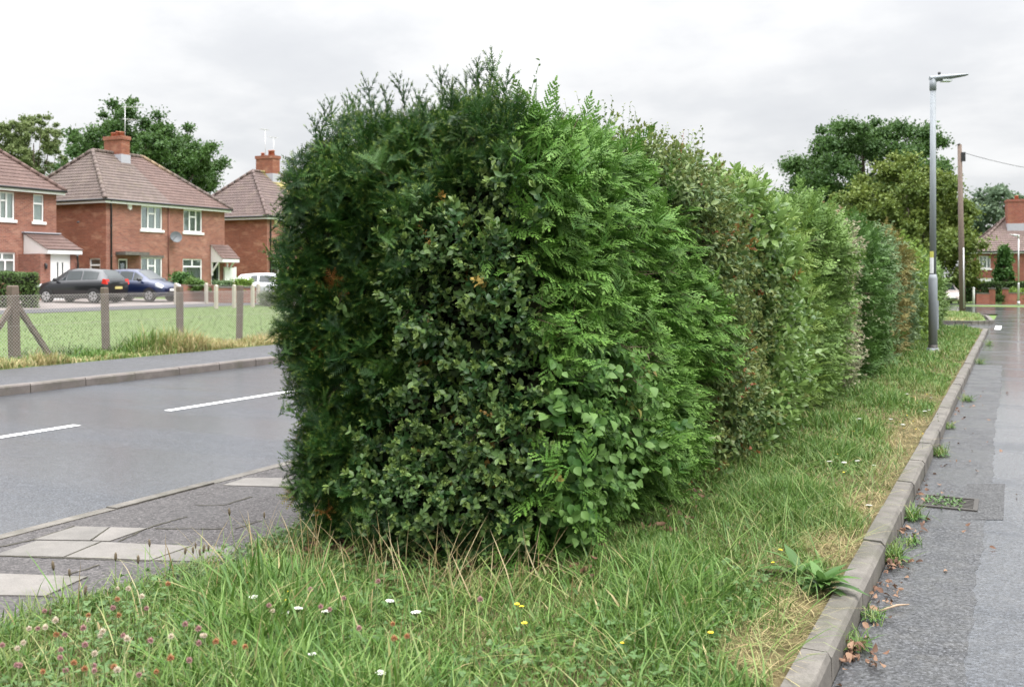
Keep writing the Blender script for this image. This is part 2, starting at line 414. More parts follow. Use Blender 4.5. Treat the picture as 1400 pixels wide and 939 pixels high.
kerb_run('kerb', -.75, -.632, -6, 31.2, .118, M['kerb'], seed=3)
kerb_run('kerb', -5.42, -5.3, -20, 31.5, .066, M['kerb'], seed=4, face=-1)
kerb_run('kerb', -12.25, -12.1, -20, 90, .125, M['kerb_far'], seed=5)

def kerb_arc(pts, zt, mat, w=.13):
    b = MB()
    for k in range(len(pts) - 1):
        (a, c), (d, e) = pts[k], pts[k + 1]
        n = Vector((e - c, a - d)).normalized() * w
        z0 = float(dip(c)); z1 = float(dip(e))
        top = [(a, c, zt + z0), (d, e, zt + z1), (d + n.x, e + n.y, zt + z1), (a + n.x, c + n.y, zt + z0)]
        low = [(x, y, -.1 + z0) for x, y, z in top]
        b.face(top); b.face([low[3], low[2], top[2], top[3]]); b.face([low[1], low[0], top[0], top[1]]); b.face([low[0], low[3], top[3], top[0]]); b.face([low[2], low[1], top[1], top[2]])
    return tag(b.obj('kerb', mat), kind='structure')
def arc(cx, cy, r, a0, a1, n=10): return [(cx + r * math.cos(R(a0 + (a1 - a0) * k / n)), cy + r * math.sin(R(a0 + (a1 - a0) * k / n))) for k in range(n + 1)]
kerb_arc(arc(-1.758, 31.2, 1.0, 0, 90) + [(-5.3, 32.2)], .11, M['kerb'])
isl = [(-5.3, 36.9), (-2.1, 36.9)] + arc(-2.0, 38.2, 1.3, -90, 15) + [(-.85, 41), (-1.0, 44), (-1.7, 48), (-3.2, 50.6), (-5.3, 51.9)]
kerb_arc(isl, .11, M['kerb'])

# verge: a mound of earth between kerb and pavement (and the island beyond the side street)
def verge_z(u, v):
    u = np.asarray(u, float); v = np.asarray(v, float)
    e = np.minimum((-.75 - u) / .8, (u + 3.95) / .9)
    p = np.stack([u.ravel(), v.ravel()], 1)
    n = wob(p, 2.3, 11).reshape(u.shape) * .012 + wob(p, 9, 12).reshape(u.shape) * .004
    base = np.where(u > -2.3, .102, .058)
    base = .058 + (.102 - .058) * smooth((u + 3.6) / 2.2)
    return base + .055 * smooth(e) + n * smooth(e * 3) + dip(v)
us = np.linspace(-3.98, -.757, 34)
grid_sheet('verge', us, np.concatenate([np.linspace(-5, 12, 100), np.linspace(12.4, 31.3, 60)]), verge_z, M['verge'])
b = MB(); b.face([(x, y, .1 + float(dip(y))) for x, y in [(-5.3, 37.05), (-2.1, 37.03)] + arc(-2.0, 38.2, 1.18, -90, 15) + [(-.97, 41), (-1.12, 44), (-1.8, 47.9), (-3.25, 50.45), (-5.3, 51.7)]])
isl_o = tag(b.obj('verge', M['lawn']), kind='structure')

# painted marks
def mark(pts, z=.004): 
    b = MB(); b.face([(x, y, z + float(dip(y))) for x, y in pts]); return tag(b.obj('road_marking', M['paint']), kind='structure')
for k in range(-2, 22):
    v0 = 8.75 + k * 4.25
    if v0 + 3 < 80: mark([(-9.06, v0), (-8.94, v0), (-8.94, v0 + 2.97), (-9.06, v0 + 2.97)])
mark([(-.5, 33.4), (-.33, 33.4), (-.33, 36.0), (-.5, 36.0)])
# gutter strip, dark patch and drain on the right-hand road
gs = MB()
vv = np.arange(-4, 20, .06)
for k in range(len(vv) - 1):
    ww = lambda t_: .47 + .012 * math.sin(t_ * .9) + .008 * math.sin(t_ * 5.1) + .006 * math.sin(t_ * 17.7) + .004 * math.sin(t_ * 41)
    w0, w1 = ww(vv[k]), ww(vv[k + 1])
    gs.face([(-.63, vv[k], .0012), (-.63 + w0, vv[k], .0012), (-.63 + w1, vv[k + 1], .0012), (-.63, vv[k + 1], .0012)])
tag(gs.obj('road_gutter', M['asphalt_gutter']), kind='structure')
def quad_px(name, pts, z, mat, kind='structure', th=.004):
    q = [ground(x, y, z) for x, y in pts]
    b = MB(); b.face([(a, c, z) for a, c in q][::-1] if 0 else [(a, c, z) for a, c in q]); return tag(b.obj(name, mat), kind=kind)
quad_px('road_patch', [(1312, 710), (1372, 710), (1374, 661), (1322, 661)], .0024, M['asphalt_patch'])
# pale flagstones let into the tarmac pavement (outline read off in metres)
def zp(x, y): return (x / 2.943, 620 + y / 2.943)
slabs = [([(-60, 478), (352, 492), (182, 570), (-60, 566)], 'slab'),
         ([(410, 353), (768, 369), (606, 426), (262, 414)], 'slab'),
         ([(778, 370), (965, 378), (880, 434), (614, 427)], 'slab2'),
         ([(148, 348), (406, 351), (256, 413), (-30, 407)], 'slab2'),
         ([(304, 291), (440, 294), (362, 347), (136, 344)], 'slab2'),
         ([(446, 294), (592, 298), (440, 350), (370, 348)], 'slab'),
         ([(990, 95), (1180, 97), (1170, 133), (894, 125)], 'slab')]
for pts, mt in slabs:
    b = MB(); q = [ground(*zp(x, y), .066) for x, y in pts]
    if sum(q[k][0] * q[(k + 1) % 4][1] - q[(k + 1) % 4][0] * q[k][1] for k in range(4)) < 0: q = q[::-1]
    c = (sum(x for x, y in q) / 4, sum(y for x, y in q) / 4)
    b.prism([(c[0] + (x - c[0]) * .99, c[1] + (y - c[1]) * .99) for x, y in q], 2, .03, .065 + random.uniform(0, .002))
    tag(b.obj('paving_slab', M[mt]), kind='structure')
# open joints and cracks between the tarmac panels
def crack(pts, w=.012):
    q = [ground(*zp(x, y), .064) for x, y in pts]; b = MB(); r = random.Random(len(q) + int(pts[0][0]))
    P = []
    for k in range(len(q) - 1):
        for s in range(6): P.append((q[k][0] + (q[k + 1][0] - q[k][0]) * s / 6 + r.uniform(-.008, .008), q[k][1] + (q[k + 1][1] - q[k][1]) * s / 6 + r.uniform(-.008, .008)))
    P.append(q[-1])
    for k in range(len(P) - 1):
        d = Vector((P[k + 1][0] - P[k][0], P[k + 1][1] - P[k][1])); n = Vector((-d.y, d.x)).normalized() * w * r.uniform(.3, .7)
        b.face([(P[k][0] - n.x, P[k][1] - n.y, .0635), (P[k + 1][0] - n.x, P[k + 1][1] - n.y, .0635), (P[k + 1][0] + n.x, P[k + 1][1] + n.y, .0635), (P[k][0] + n.x, P[k][1] + n.y, .0635)])
    return tag(b.obj('pavement_joint', M['joint']), kind='structure')
for c in ([(268, 487), (400, 445)], [(180, 572), (330, 582), (420, 584)], [(592, 298), (680, 272), (755, 252)], [(605, 427), (770, 371)], [(950, 300), (1050, 268)],
          [(780, 206), (900, 206), (1015, 172)], [(352, 494), (262, 530), (182, 572)], [(262, 415), (405, 353)], [(440, 296), (365, 346)], [(-10, 408), (120, 414), (606, 430)],
          [(300, 290), (130, 345), (0, 372)], [(88, 405), (120, 380), (165, 356)], [(620, 300), (900, 300)], [(470, 352), (592, 299)]):
    crack(c)

# drain grate
def drain():
    u, v = ground(1297, 686, .01); o = empty('drain_grate', (u, v, .004))
    tag(o, 'rectangular iron drain grate choked with moss in the wet road gutter', 'drain')
    b = MB()
    for x0, y0, x1, y1 in ((-.19, -.2, .19, -.17), (-.19, .17, .19, .2), (-.19, -.17, -.16, .17), (.16, -.17, .19, .17)): b.box((x0, y0, -.02), (x1, y1, .008))
    b.obj('frame', M['iron'], o)
    b = MB()
    for k in range(7): b.box((-.158, -.15 + k * .045, -.02), (.158, -.128 + k * .045, .005))
    b.box((-.158, -.168, -.03), (.158, .168, -.012)); b.obj('grate', M['iron'], o)
    r_ = np.random.default_rng(9); P = Proto()
    for k in range(140): a = r_.uniform(0, 6.28); P.leaf((r_.uniform(-.16, .1), r_.normal(.02, .09), .0), (math.cos(a), math.sin(a), r_.uniform(.3, 1.5)), (0, 0, 1), .03, .014)
    v_, t_, tp = P.done(); tag(link('moss', np_mesh('moss', v_, t_, M['clover'], rnd=r_.random(len(v_)), tip=tp), o), kind='stuff')
# ---------------------------------------------------------------- sprig prototypes (verts, tris, tip)
class Proto:
    def __init__(s): s.v = []; s.t = []; s.tip = []
    def tri(s, a, b, c, tp=0.0):
        i = len(s.v); s.v += [a, b, c]; s.t.append((i, i + 1, i + 2)); s.tip += [tp] * 3 if not isinstance(tp, tuple) else list(tp)
    def leaf(s, base, d, n, L, w, fold=.25, droop=.2, tp=0.0, heart=False):
        """leaf blade with a folded midrib: base point, direction, face normal"""
        base = np.array(base, float); d = np.array(d, float); d /= np.linalg.norm(d); n = np.array(n, float); n -= d * n.dot(d); n /= np.linalg.norm(n) + 1e-9
        x = np.cross(d, n)
        def P(a, b): return base + d * L * a + x * w * b + n * (abs(b) * w * fold - droop * L * a * a)
        if heart: st = [(0, 0), (-.06, .35), (.12, .5), (.38, .47), (.7, .27), (1, 0)]
        else: st = [(0, 0), (.16, .3), (.42, .5), (.72, .36), (1, 0)]
        i = len(s.v); k = len(st)
        mid = [P(max(a, 0), 0) for a, _ in st]; rt = [P(a, b) for a, b in st]; lt = [P(a, -b) for a, b in st]
        s.v += mid + rt[1:-1] + lt[1:-1]; s.tip += [tp] * (k + 2 * (k - 2))
        r = lambda j: i if j == 0 else i + k - 1 if j == k - 1 else i + k + j - 1
        l = lambda j: i if j == 0 else i + k - 1 if j == k - 1 else i + k + (k - 2) + j - 1
        for j in range(k - 1):
            for side, sg in ((r, 1), (l, -1)):
                q = [i + j, side(j), side(j + 1), i + j + 1]
                if sg < 0: q = q[::-1]
                for tr in ((q[0], q[1], q[2]), (q[0], q[2], q[3])):
                    if len(set(tr)) == 3: s.t.append(tr)
    def stick(s, a, b, w, tp=0.0):
        a = np.array(a, float); b = np.array(b, float); d = b - a; d /= np.linalg.norm(d)
        x = np.cross(d, (0, 0, 1.0)); x = x / (np.linalg.norm(x) + 1e-9) if np.linalg.norm(x) > .1 else np.array((1., 0, 0)); y = np.cross(d, x)
        o = [x, -.5 * x + .87 * y, -.5 * x - .87 * y]
        for k in range(3):
            p, q = o[k] * w, o[(k + 1) % 3] * w
            s.tri(a + p, a + q, b, tp)
    def done(s): return np.array(s.v, np.float32), np.array(s.t, np.int32), np.array(s.tip, np.float32)

def yew_proto(seed, L=.19, ns=4, radial=False, nw=.0032, nlen=.026, sp=.15):
    r = random.Random(seed); P = Proto()
    def shoot(o, d, n, l, t0):
        d = d / np.linalg.norm(d); x = np.cross(d, n); x /= np.linalg.norm(x); n = np.cross(x, d)
        k = max(5, int(l / .0095)); P.stick(o, o + d * l, .0022, t0)
        for i in range(k):
            f = (i + .6) / k; y = l * f
            nl = nlen * (1 - .55 * f ** 3) * (.7 + .3 * min(1, f * 5)) * r.uniform(.85, 1.15)
            for sg in (-1, 1):
                ang = R(r.uniform(50, 68) - 22 * f)
                if radial: side = x * math.cos(i * 2.4 + (sg > 0) * 3.14) + n * math.sin(i * 2.4 + (sg > 0) * 3.14)
                else: side = x * sg
                tp = o + d * (y + nl * math.cos(ang)) + side * nl * math.sin(ang) + n * r.uniform(-.002, .006)
                b0 = o + d * (y - nw); b1 = o + d * (y + nw)
                t = t0 + (1 - t0) * max(0, f - .72) * 2.6
                P.tri(b0, b1, tp, min(1, t) * .9)
    z = np.array((0, 0, 1.0))
    shoot(np.zeros(3), np.array((r.uniform(-.1, .1), 1, 0)), z, L, 0)
    for i in range(ns):
        for sg in (-1, 1):
            f = .12 + .75 * (i + r.uniform(0, .6)) / ns
            l = L * (.72 - .42 * f) * r.uniform(.7, 1.25)
            a = R(r.uniform(38, 58))
            dirn = np.array((sg * math.sin(a), math.cos(a), r.uniform(-sp, sp)))
            if radial: q = r.uniform(0, 6.28); dirn = np.array((math.cos(q) * math.sin(a * .7), math.cos(a * .7), math.sin(q) * math.sin(a * .7)))
            shoot(np.array((0, L * f, 0.0)), dirn, z, l, 0)
    v, t, tp = P.done()
    v[:, 2] -= .9 * v[:, 1] ** 2 * (0 if radial else 1) + .6 * v[:, 0] ** 2 * (0 if radial else 1)
    return v, t, tp

def cypress_proto(seed, L=.24, nl=9, droop=1.6, slim=1.0, step=.013, sw=1.0, slmax=.014):
    r = random.Random(seed); P = Proto()
    P.stick((0, 0, 0), (0, L, 0), .0035, .1)
    def strip(o, d, l, w, t0, t1):
        x = np.array((d[1], -d[0], 0)); x /= np.linalg.norm(x); e = o + d * l; m = o + d * l * .5
        P.tri(o - x * w * .35, o + x * w * .35, m + x * w * .5, (t0, t0, t0)); P.tri(o - x * w * .35, m + x * w * .5, m - x * w * .5, (t0, t0, t0))
        P.tri(m - x * w * .5, m + x * w * .5, e, (t0, t0, t1))
    def rot(d, a): c, s = math.cos(a), math.sin(a); return np.array((d[0] * c - d[1] * s, d[0] * s + d[1] * c, 0))
    def frond(o, d, l, depth, f0):
        k = max(2, int(l / step))
        strip(o, d, l, .008 * sw, f0, min(1, f0 + .5))
        for i in range(k):
            f = .14 + .8 * i / k
            sl = min(l * (.5 - .36 * f) + .006, slmax) * r.uniform(.8, 1.2) * (1 - .45 * f)
            for sg in (-1, 1): strip(o + d * l * f, rot(d, sg * R(r.uniform(33, 47))), sl, .0075 * sw, f0 + .25 * f, min(1, f0 + .55 + .4 * f))
    y = np.array((0, 1.0, 0))
    for i in range(nl):
        f = .05 + .9 * i / nl
        for sg in (-1, 1):
            l = L * (.52 * (1 - f) ** .7 + .07) * r.uniform(.55, 1.25) * slim
            ff = f + r.uniform(-.03, .03)
            frond(np.array((0, L * ff, 0)), rot(y, sg * R(r.uniform(36, 48))), l, 1, .1 + .35 * f)
    frond(np.array((0, L * .9, 0)), y, L * .16, 1, .5)
    v, t, tp = P.done()
    v[:, 2] -= droop * v[:, 1] ** 2 + droop * 3.2 * v[:, 0] ** 2
    v[:, 1] += 3.0 * v[:, 0] ** 2; v[:, 0] += (r.random() - .5) * 3 * v[:, 1] ** 2
    v[:, 2] += .006 * np.sin(v[:, 0] * 60 + seed) * np.sin(v[:, 1] * 45)
    return v, t, tp

def leafy_proto(seed, L=.2, n=7, ll=.028, lw=.017, pairs=True, rosette=True, tipn=2, fold=.3, droop=.15, heart=False, hang=False):
    r = random.Random(seed); P = Proto()
    bend = lambda y: np.array((.08 * L * math.sin(y / L * 2 + seed), y, .10 * L * math.sin(y / L * 3 + seed * 2)))
    for i in range(4): P.stick(bend(L * i / 4), bend(L * (i + 1) / 4), .0022, .05)
    for i in range(n):
        f = (i + .7) / n; o = bend(L * f)
        tpv = max(0, f - .7) * 3.2
        q0 = i * (math.pi / 2 if pairs else 2.4) + r.uniform(-.3, .3)
        for j in range(2 if pairs else 1):
            q = q0 + j * math.pi
            a = R(r.uniform(40, 70) - (20 * f if rosette else 0))
            d = np.array((math.cos(q) * math.sin(a), math.cos(a), math.sin(q) * math.sin(a)))
            if hang: d = d * .8 + np.array((0, .3, -.7))
            nn = np.array((0, 1, 0)) * .9 - d * .2 + np.array((0, 0, .8))
            s = r.uniform(.75, 1.2) * (1 - .35 * max(0, f - .75) * 2)
            P.leaf(o, d, nn, ll * s, lw * s, fold, droop, min(1, tpv))
    if rosette:
        o = bend(L)
        for j in range(3): 
            q = j * 2.1 + r.uniform(-.3, .3); P.leaf(o, (math.cos(q) * .5, 1, math.sin(q) * .5), (-math.cos(q), .6, -math.sin(q)), ll * .75, lw * .7, fold, -.1, 1)
    return P.done()

def place(protos, pos, g, n, scale, seed):
    """merge oriented copies of the prototypes into one vertex/triangle soup"""
    r = np.random.default_rng(seed); N = len(pos)
    if N == 0: return np.zeros((0, 3)), np.zeros((0, 3), int), np.zeros(0), np.zeros(0)
    y = g / np.linalg.norm(g, axis=1, keepdims=True)
    z = n - y * (n * y).sum(1, keepdims=True); z /= np.linalg.norm(z, axis=1, keepdims=True) + 1e-9
    x = np.cross(y, z)
    pick = r.integers(0, len(protos), N); rv = r.random(N)
    VV, TT, RR, PP = [], [], [], []; off = 0
    for k, (v, t, tp) in enumerate(protos):
        s = np.where(pick == k)[0]
        if len(s) == 0: continue
        A = np.stack([x[s], y[s], z[s]], 2) * scale[s][:, None, None]
        W = np.einsum('nij,vj->nvi', A, v) + pos[s][:, None, :]
        TT.append((t[None] + (np.arange(len(s)) * len(v))[:, None, None]).reshape(-1, 3) + off)
        VV.append(W.reshape(-1, 3)); RR.append(np.repeat(rv[s], len(v)) ); PP.append(np.tile(tp, len(s)))
        off += len(s) * len(v)
    return np.concatenate(VV), np.concatenate(TT), np.concatenate(RR), np.concatenate(PP)
def join(parts):
    V, T, Rr, P = [], [], [], []; o = 0
    for v, t, r_, p in parts:
        if len(v) == 0: continue
        V.append(v); T.append(t + o); Rr.append(r_); P.append(p); o += len(v)
    return np.concatenate(V), np.concatenate(T), np.concatenate(Rr), np.concatenate(P)

# ---------------------------------------------------------------- the hedge: shape
V0, UL, UR, VE = 4.29, -3.69, -1.9, 31.0
def hedge_h(v): return np.interp(v, [4, 5.2, 7, 8.5, 10, 12.5, 15.5, 19, 23, 27, 31], [2.49, 2.52, 2.50, 2.42, 2.42, 2.28, 2.36, 2.3, 2.18, 2.02, 1.85])
_edges = [6.3, 8.05, 9.15, 10.7, 12.7, 14.2, 16.6, 18.4, 20.6, 22.6, 24.6, 27.2, 31]
def hedge_sdf(p):
    u, v, z = p[:, 0], p[:, 1], p[:, 2]
    h = hedge_h(v) - .0 * np.exp(-((u + 2.65) / .6) ** 2) * (v < 7)
    tap = .12 * smooth((.5 - z) / .5)                    # leaves thin out towards the ground
    lump = np.interp(v, sum([[e - .25, e, e + .25] for e in _edges], []), sum([[.04, -.17, .04] for e in _edges], []))
    lump = np.where(v > 6.0, lump, 0) + .05 * np.sin(v * 1.7) * (v > 8)
    w = .06 * wob(p, 2.6, 21) + .035 * wob(p, 6.5, 22) + .062 * wob(p, 11, 23)
    hw = (UR - UL) / 2 - tap + lump + .07 * np.sin(np.pi * np.clip(z / 2.3, 0, 1)) - .03; r = .46
    cu = (UR + UL) / 2
    hv = (VE - V0) / 2 - tap; cv = (VE + V0) / 2
    q = np.stack([np.abs(u - cu) - hw + r, np.abs(v - cv) - hv + r, z - h + r - .5 * lump], 1)
    return np.linalg.norm(np.maximum(q, 0), axis=1) + np.minimum(q.max(1), 0) - r - w
def hedge_grad(p, e=.03):
    g = np.stack([hedge_sdf(p + np.eye(3)[k] * e) - hedge_sdf(p - np.eye(3)[k] * e) for k in range(3)], 1)
    return g / (np.linalg.norm(g, axis=1, keepdims=True) + 1e-9)
def shell(n, v0, v1, d0, d1, seed, full=True):
    """points at depth between d0 (inside) and d1 of the hedge surface"""
    r = np.random.default_rng(seed)
    p = np.stack([r.uniform(UL - .35, UR + .35, n), r.uniform(v0, v1, n), r.uniform(.04, 2.75, n)], 1)
    s = hedge_sdf(p); p = p[(s > d0) & (s < d1)]
    return p
def unroll(p):
    """distance along the hedge's outline: 0 at the road-side corner of the end face, past 2.05 on the verge side"""
    u, v = p[:, 0], p[:, 1]
    de, dl, dr = v - V0, u - UL, UR - u
    s = np.where((de <= dl) & (de <= dr), u - UL, np.where(dr < dl, (UR - UL) + de, -de))
    return s
def hull_px(px, py):
    """a sight line met with the end face or the verge-side face -> (outline distance, height)"""
    u, Z = u_on_v(px, V0)
    if u <= UR: return u - UL, z_at(py, Z)
    v, Z = v_on_u(px, UR)
    return UR - UL + v - V0, z_at(py, Z)
def bound(pts):
    q = sorted([hull_px(*p) for p in pts], key=lambda k: k[1])
    return [k[1] for k in q], [k[0] for k in q]
B_YP = bound([(690, 80), (690, 185), (640, 235), (570, 285), (535, 330), (520, 420), (535, 500), (508, 580), (485, 650), (500, 720), (520, 760)])
B_PC = bound([(690, 80), (692, 200), (684, 260), (692, 340), (718, 430), (738, 500), (738, 600), (715, 690), (700, 775)])
B_CM = bound([(878, 130), (925, 200), (950, 280), (972, 380), (972, 480), (958, 560), (962, 640), (950, 715)])
B_ML = bound([(1005, 215), (1012, 280), (1028, 330), (1040, 400), (1036, 480), (1030, 560), (1025, 640)])
B_LG = bound([(1035, 240), (1060, 300), (1085, 360), (1086, 420), (1082, 500), (1078, 580), (1070, 610)])
IV = hull_px(815, 585)
def species(p, seed=5, jit=.085):
    s = unroll(p); z = p[:, 2]; r = np.random.default_rng(seed)
    s = s + .06 * wob(p, 7, 31) + .03 * wob(p, 17, 32) + r.normal(0, jit, len(p))
    b = lambda B: np.interp(z, *B)
    v = p[:, 1] + .16 * wob(p, 5, 33) + r.normal(0, 1, len(p)) * np.clip(.03 * (p[:, 1] - 5), .06, .4)
    k = np.full(len(p), 2)
    k[s < b(B_PC)] = 1
    k[s < b(B_YP)] = 0
    k[s > b(B_CM)] = 3
    k[s > b(B_ML)] = 4
    k[s > b(B_LG)] = 5
    far = [(10.7, 6), (12.7, 7), (14.2, 8), (16.6, 9), (18.4, 10), (20.6, 11), (22.6, 12), (24.6, 13)]
    right = s > 3.0
    for e, q in far: k[right & (v > e)] = q
    # left flank and hidden back: the yew runs on, then the same shrubs come through
    lf = s < 0
    for e, q in [(9.4, 5), (10.7, 6), (12.7, 7), (14.2, 8), (16.6, 9), (18.4, 10), (20.6, 11), (22.6, 12), (24.6, 13)]: k[lf & (v > e)] = q
    iv = ((s - IV[0]) / .50) ** 2 + ((z - IV[1]) / .55) ** 2 + .22 * wob(p, 8, 34)
    k[(iv < 1) & (r.random(len(p)) < .72) & (k < 3)] = 14
    iv2 = ((s - hull_px(795, 430)[0]) / .25) ** 2 + ((z - hull_px(795, 430)[1]) / .12) ** 2
    return k

NAMES = [
 ('yew_shrub', 'dark needled yew shrub forming the roadside end of the hedge', 'yew', 'yew'),
 ('privet_shrub', 'grey green shrub of small oval leaves between the yew and the cypress', 'privet', 'shrub'),
 ('cypress_shrub', 'bright green cypress with fern like sprays at the corner of the hedge', 'cypress', 'cypress'),
 ('mixed_shrub', 'olive leaved shrub flecked with red right beside the bright green cypress', 'mixed', 'shrub'),
 ('laurel_shrub', 'glossy laurel with large pale green leaves, next to the red flecked shrub', 'laurel', 'laurel'),
 ('golden_cypress', 'yellow green golden cypress growing just beyond the glossy laurel', 'gold', 'cypress'),
 ('light_cypress', 'light green feathery cypress between the golden cypress and the cream leaved shrub', 'light_cy', 'cypress'),
 ('cream_shrub', 'shrub with cream edged leaves halfway along the verge side of the hedge', 'cream', 'shrub'),
 ('dark_cypress', 'dark green cypress growing directly behind the cream leaved shrub', 'dark_cy', 'cypress'),
 ('sage_shrub', 'pale sage green shrub between the dark cypress and the bronzed shrub', 'sage', 'shrub'),
 ('bronzed_shrub', 'bronzed yellowish shrub showing as a strip far along the hedge', 'rust', 'shrub'),
 ('grey_green_shrub', 'grey green leafy shrub past the bronzed strip of the hedge', 'sage', 'shrub'),
 ('yellowing_shrub', 'yellowing shrub near the street lamp end of the hedge', 'gold', 'shrub'),
 ('far_cypress', 'mid green shrub closing the far end of the hedge behind the street lamp', 'far_green', 'cypress'),
 ('climbing_plant', 'climber with heart shaped pale green leaves on the lower front of the cypress', 'bindweed', 'climber'),
]
PR = {}
PR['yew'] = [yew_proto(k, .15, 3, False, .0032, .026, .7) for k in range(5)]
PR['yewup'] = [yew_proto(10 + k, .25, 4, True, .0042, .022) for k in range(3)]
PR['cy'] = [cypress_proto(k, .145, 5, 2.4, 1.0, .011, .7, .012) for k in range(5)]
PR['cyslim'] = [cypress_proto(20 + k, .22, 5, .9, .75, .024, 1.3, .02) for k in range(3)]
PR['cylo'] = [cypress_proto(30 + k, .22, 5, 1.4, 1.0, .018, 1.2, .017) for k in range(3)]
PR['cytip'] = [cypress_proto(35 + k, .26, 9, .5, .6) for k in range(3)]
PR['privet'] = [leafy_proto(k, .17, 6, .036, .021) for k in range(4)]
PR['bind'] = [leafy_proto(k + 40, .2, 7, .052, .047, False, False, 0, .35, .35, True, True) for k in range(3)]
PR['mixed'] = [leafy_proto(k + 60, .22, 9, .045, .026, False, True, 2, .3, .35) for k in range(4)]
PR['laurel'] = [leafy_proto(k + 80, .2, 7, .088, .038, False, True, 2, .22, .3) for k in range(3)]
PR['wisp'] = [leafy_proto(k + 90, .34, 11, .026, .017, False, False, 2, .3, .2) for k in range(3)]
# kind -> (prototypes, per-cubic-metre density near/far, scale, growth weights: out, up, side, spread; normal: up, out)
SP = {0: ('yew', 3900, 1.0, (.6, .42, .05, .7), (.8, .7)), 1: ('privet', 2400, 1.0, (.7, .35, 0, .6), (.5, .8)), 2: ('cy', 4000, 1.0, (.62, .08, .2, .65), (.85, .5)),
      3: ('mixed', 1900, 1.0, (.7, .35, .1, .7), (.6, .6)), 4: ('laurel', 1100, 1.0, (.7, .4, .1, .6), (.6, .6)), 5: ('cylo', 1900, .8, (.6, .1, .2, .6), (.8, .5)),
      6: ('cyslim', 1700, 1.1, (.6, .2, .2, .5), (.8, .5)), 7: ('mixed', 1000, 1.15, (.7, .3, .1, .7), (.6, .6)), 8: ('cyslim', 1300, 1.25, (.6, .25, .1, .5), (.8, .5)),
      9: ('mixed', 800, 1.3, (.7, .3, .1, .7), (.6, .6)), 10: ('cyslim', 700, 1.3, (.6, .25, .1, .5), (.8, .5)), 11: ('laurel', 500, 1.0, (.7, .3, .1, .7), (.6, .6)),
      12: ('mixed', 600, 1.5, (.7, .3, .1, .6), (.6, .6)), 13: ('cyslim', 500, 1.5, (.6, .25, .1, .6), (.8, .5)), 14: ('bind', 2600, .88, (.85, -.1, .05, .45), (.5, .9))}
cand = [shell(900000, V0 - .35, 12.8, -.33, .03, 101), shell(900000, 12.8, VE + .3, -.24, .03, 102)]
dens0 = 900000 / ((UR - UL + .7) * 2.71 * (12.8 - V0 + .35)); dens1 = 900000 / ((UR - UL + .7) * 2.71 * (VE + .3 - 12.8))
acc = {k: [] for k in range(15)}
for p, dn in zip(cand, (dens0, dens1)):
    k = species(p)
    rr = rng.random(len(p))
    for q in range(15):
        s = np.where(k == q)[0]
        hid = np.where((p[s, 0] < -3.2) & (p[s, 1] > 7.5), .45, 1.0)     # the road-side flank is thinner
        keep = rr[s] < SP[q][1] / dn * hid
        acc[q].append(p[s[keep]])
parts_of = {}
for q in range(15):
    nm, _, sc, gw, nw = SP[q]; p = np.concatenate(acc[q]); N = len(p)
    n = hedge_grad(p); r = np.random.default_rng(300 + q)
    up = np.tile((0, 0, 1.0), (N, 1)); along = np.cross(up, n); along /= np.linalg.norm(along, axis=1, keepdims=True) + 1e-6
    top = np.clip(n[:, 2:3], 0, 1)
    sweep = np.tile((.45, .9, 0), (N, 1))
    g = n * gw[0] + up * (gw[1] + .5 * top) + sweep * gw[2] * (1 - top) + r.normal(0, gw[3], (N, 3)) * (.8, .8, .6)
    if q == 2:                                                        # sprays on the verge side stream outwards
        rs = np.clip((unroll(p) - 2.0) / 1.2, 0, 1)[:, None]
        g += rs * np.tile((.55, .25, .10), (N, 1))
    nn = up * nw[0] + n * nw[1] + r.normal(0, .3, (N, 3))
    scale = sc * r.uniform(.65, 1.3, N)
    start = p - g / np.linalg.norm(g, axis=1, keepdims=True) * .10
    parts_of[q] = [place(PR[nm], start, g, nn, scale, 500 + q)]
    print('sprigs', q, N)
# leaders that break the outline: upright yew shoots, wisps of rose and privet, drawn-out side shoots
def leaders(q, proto, pts, lo, hi, lean, seed):
    r = np.random.default_rng(seed); p = np.array(pts, float)
    g = np.tile((0, 0, 1.0), (len(p), 1)) + r.normal(0, lean, (len(p), 3))
    parts_of[q].append(place(PR[proto], p, g, r.normal(0, 1, (len(p), 3)), r.uniform(lo, hi, len(p)), seed))
def top_points(n, v0, v1, u0, u1, seed, sink=.08):
    r = np.random.default_rng(seed); u = r.uniform(u0, u1, n); v = r.uniform(v0, v1, n); z = np.full(n, 2.8)
    for _ in range(25): z = z - np.clip(hedge_sdf(np.stack([u, v, z], 1)), -.2, .3) * .8
    return np.stack([u, v, z - sink], 1)
tp = top_points(420, V0 + .05, 7.4, UL + .1, UR + .1, 41); k = species(tp)
leaders(0, 'yewup', tp[k == 0], .55, 1.05, .22, 42)
leaders(1, 'wisp', top_points(10, V0 + .1, 5.8, -2.6, -2.2, 43), .6, 1.0, .2, 44)
leaders(2, 'cytip', tp[(k == 2)][::2], .6, 1.05, .3, 45)
tp = top_points(120, 5.2, 9.0, UR - .55, UR - .05, 46, .03); k = species(tp)
leaders(3, 'wisp', tp[(k == 3)], .5, 1.0, .28, 47)
leaders(3, 'wisp', tp[(k == 2) & (tp[:, 1] > 5.6)][:9], .7, 1.05, .2, 48)
leaders(4, 'mixed', tp[(k == 4)][:6], .7, 1.0, .3, 49)
def at_px_z(px, py, Z): u, v = at_depth(px, Z); return (u, v, z_at(py, Z))
leaders(0, 'yewup', [at_px_z(x, y, 5.75) for x, y in ((652, 138), (672, 148), (690, 145), (640, 158), (656, 134), (682, 134), (606, 150), (556, 158), (530, 162), (508, 168))], .75, 1.15, .12, 50)
leaders(0, 'yewup', [at_px_z(x, y, 6.1) for x, y in ((446, 180), (436, 205), (452, 170), (480, 175))], .7, 1.1, .15, 51)
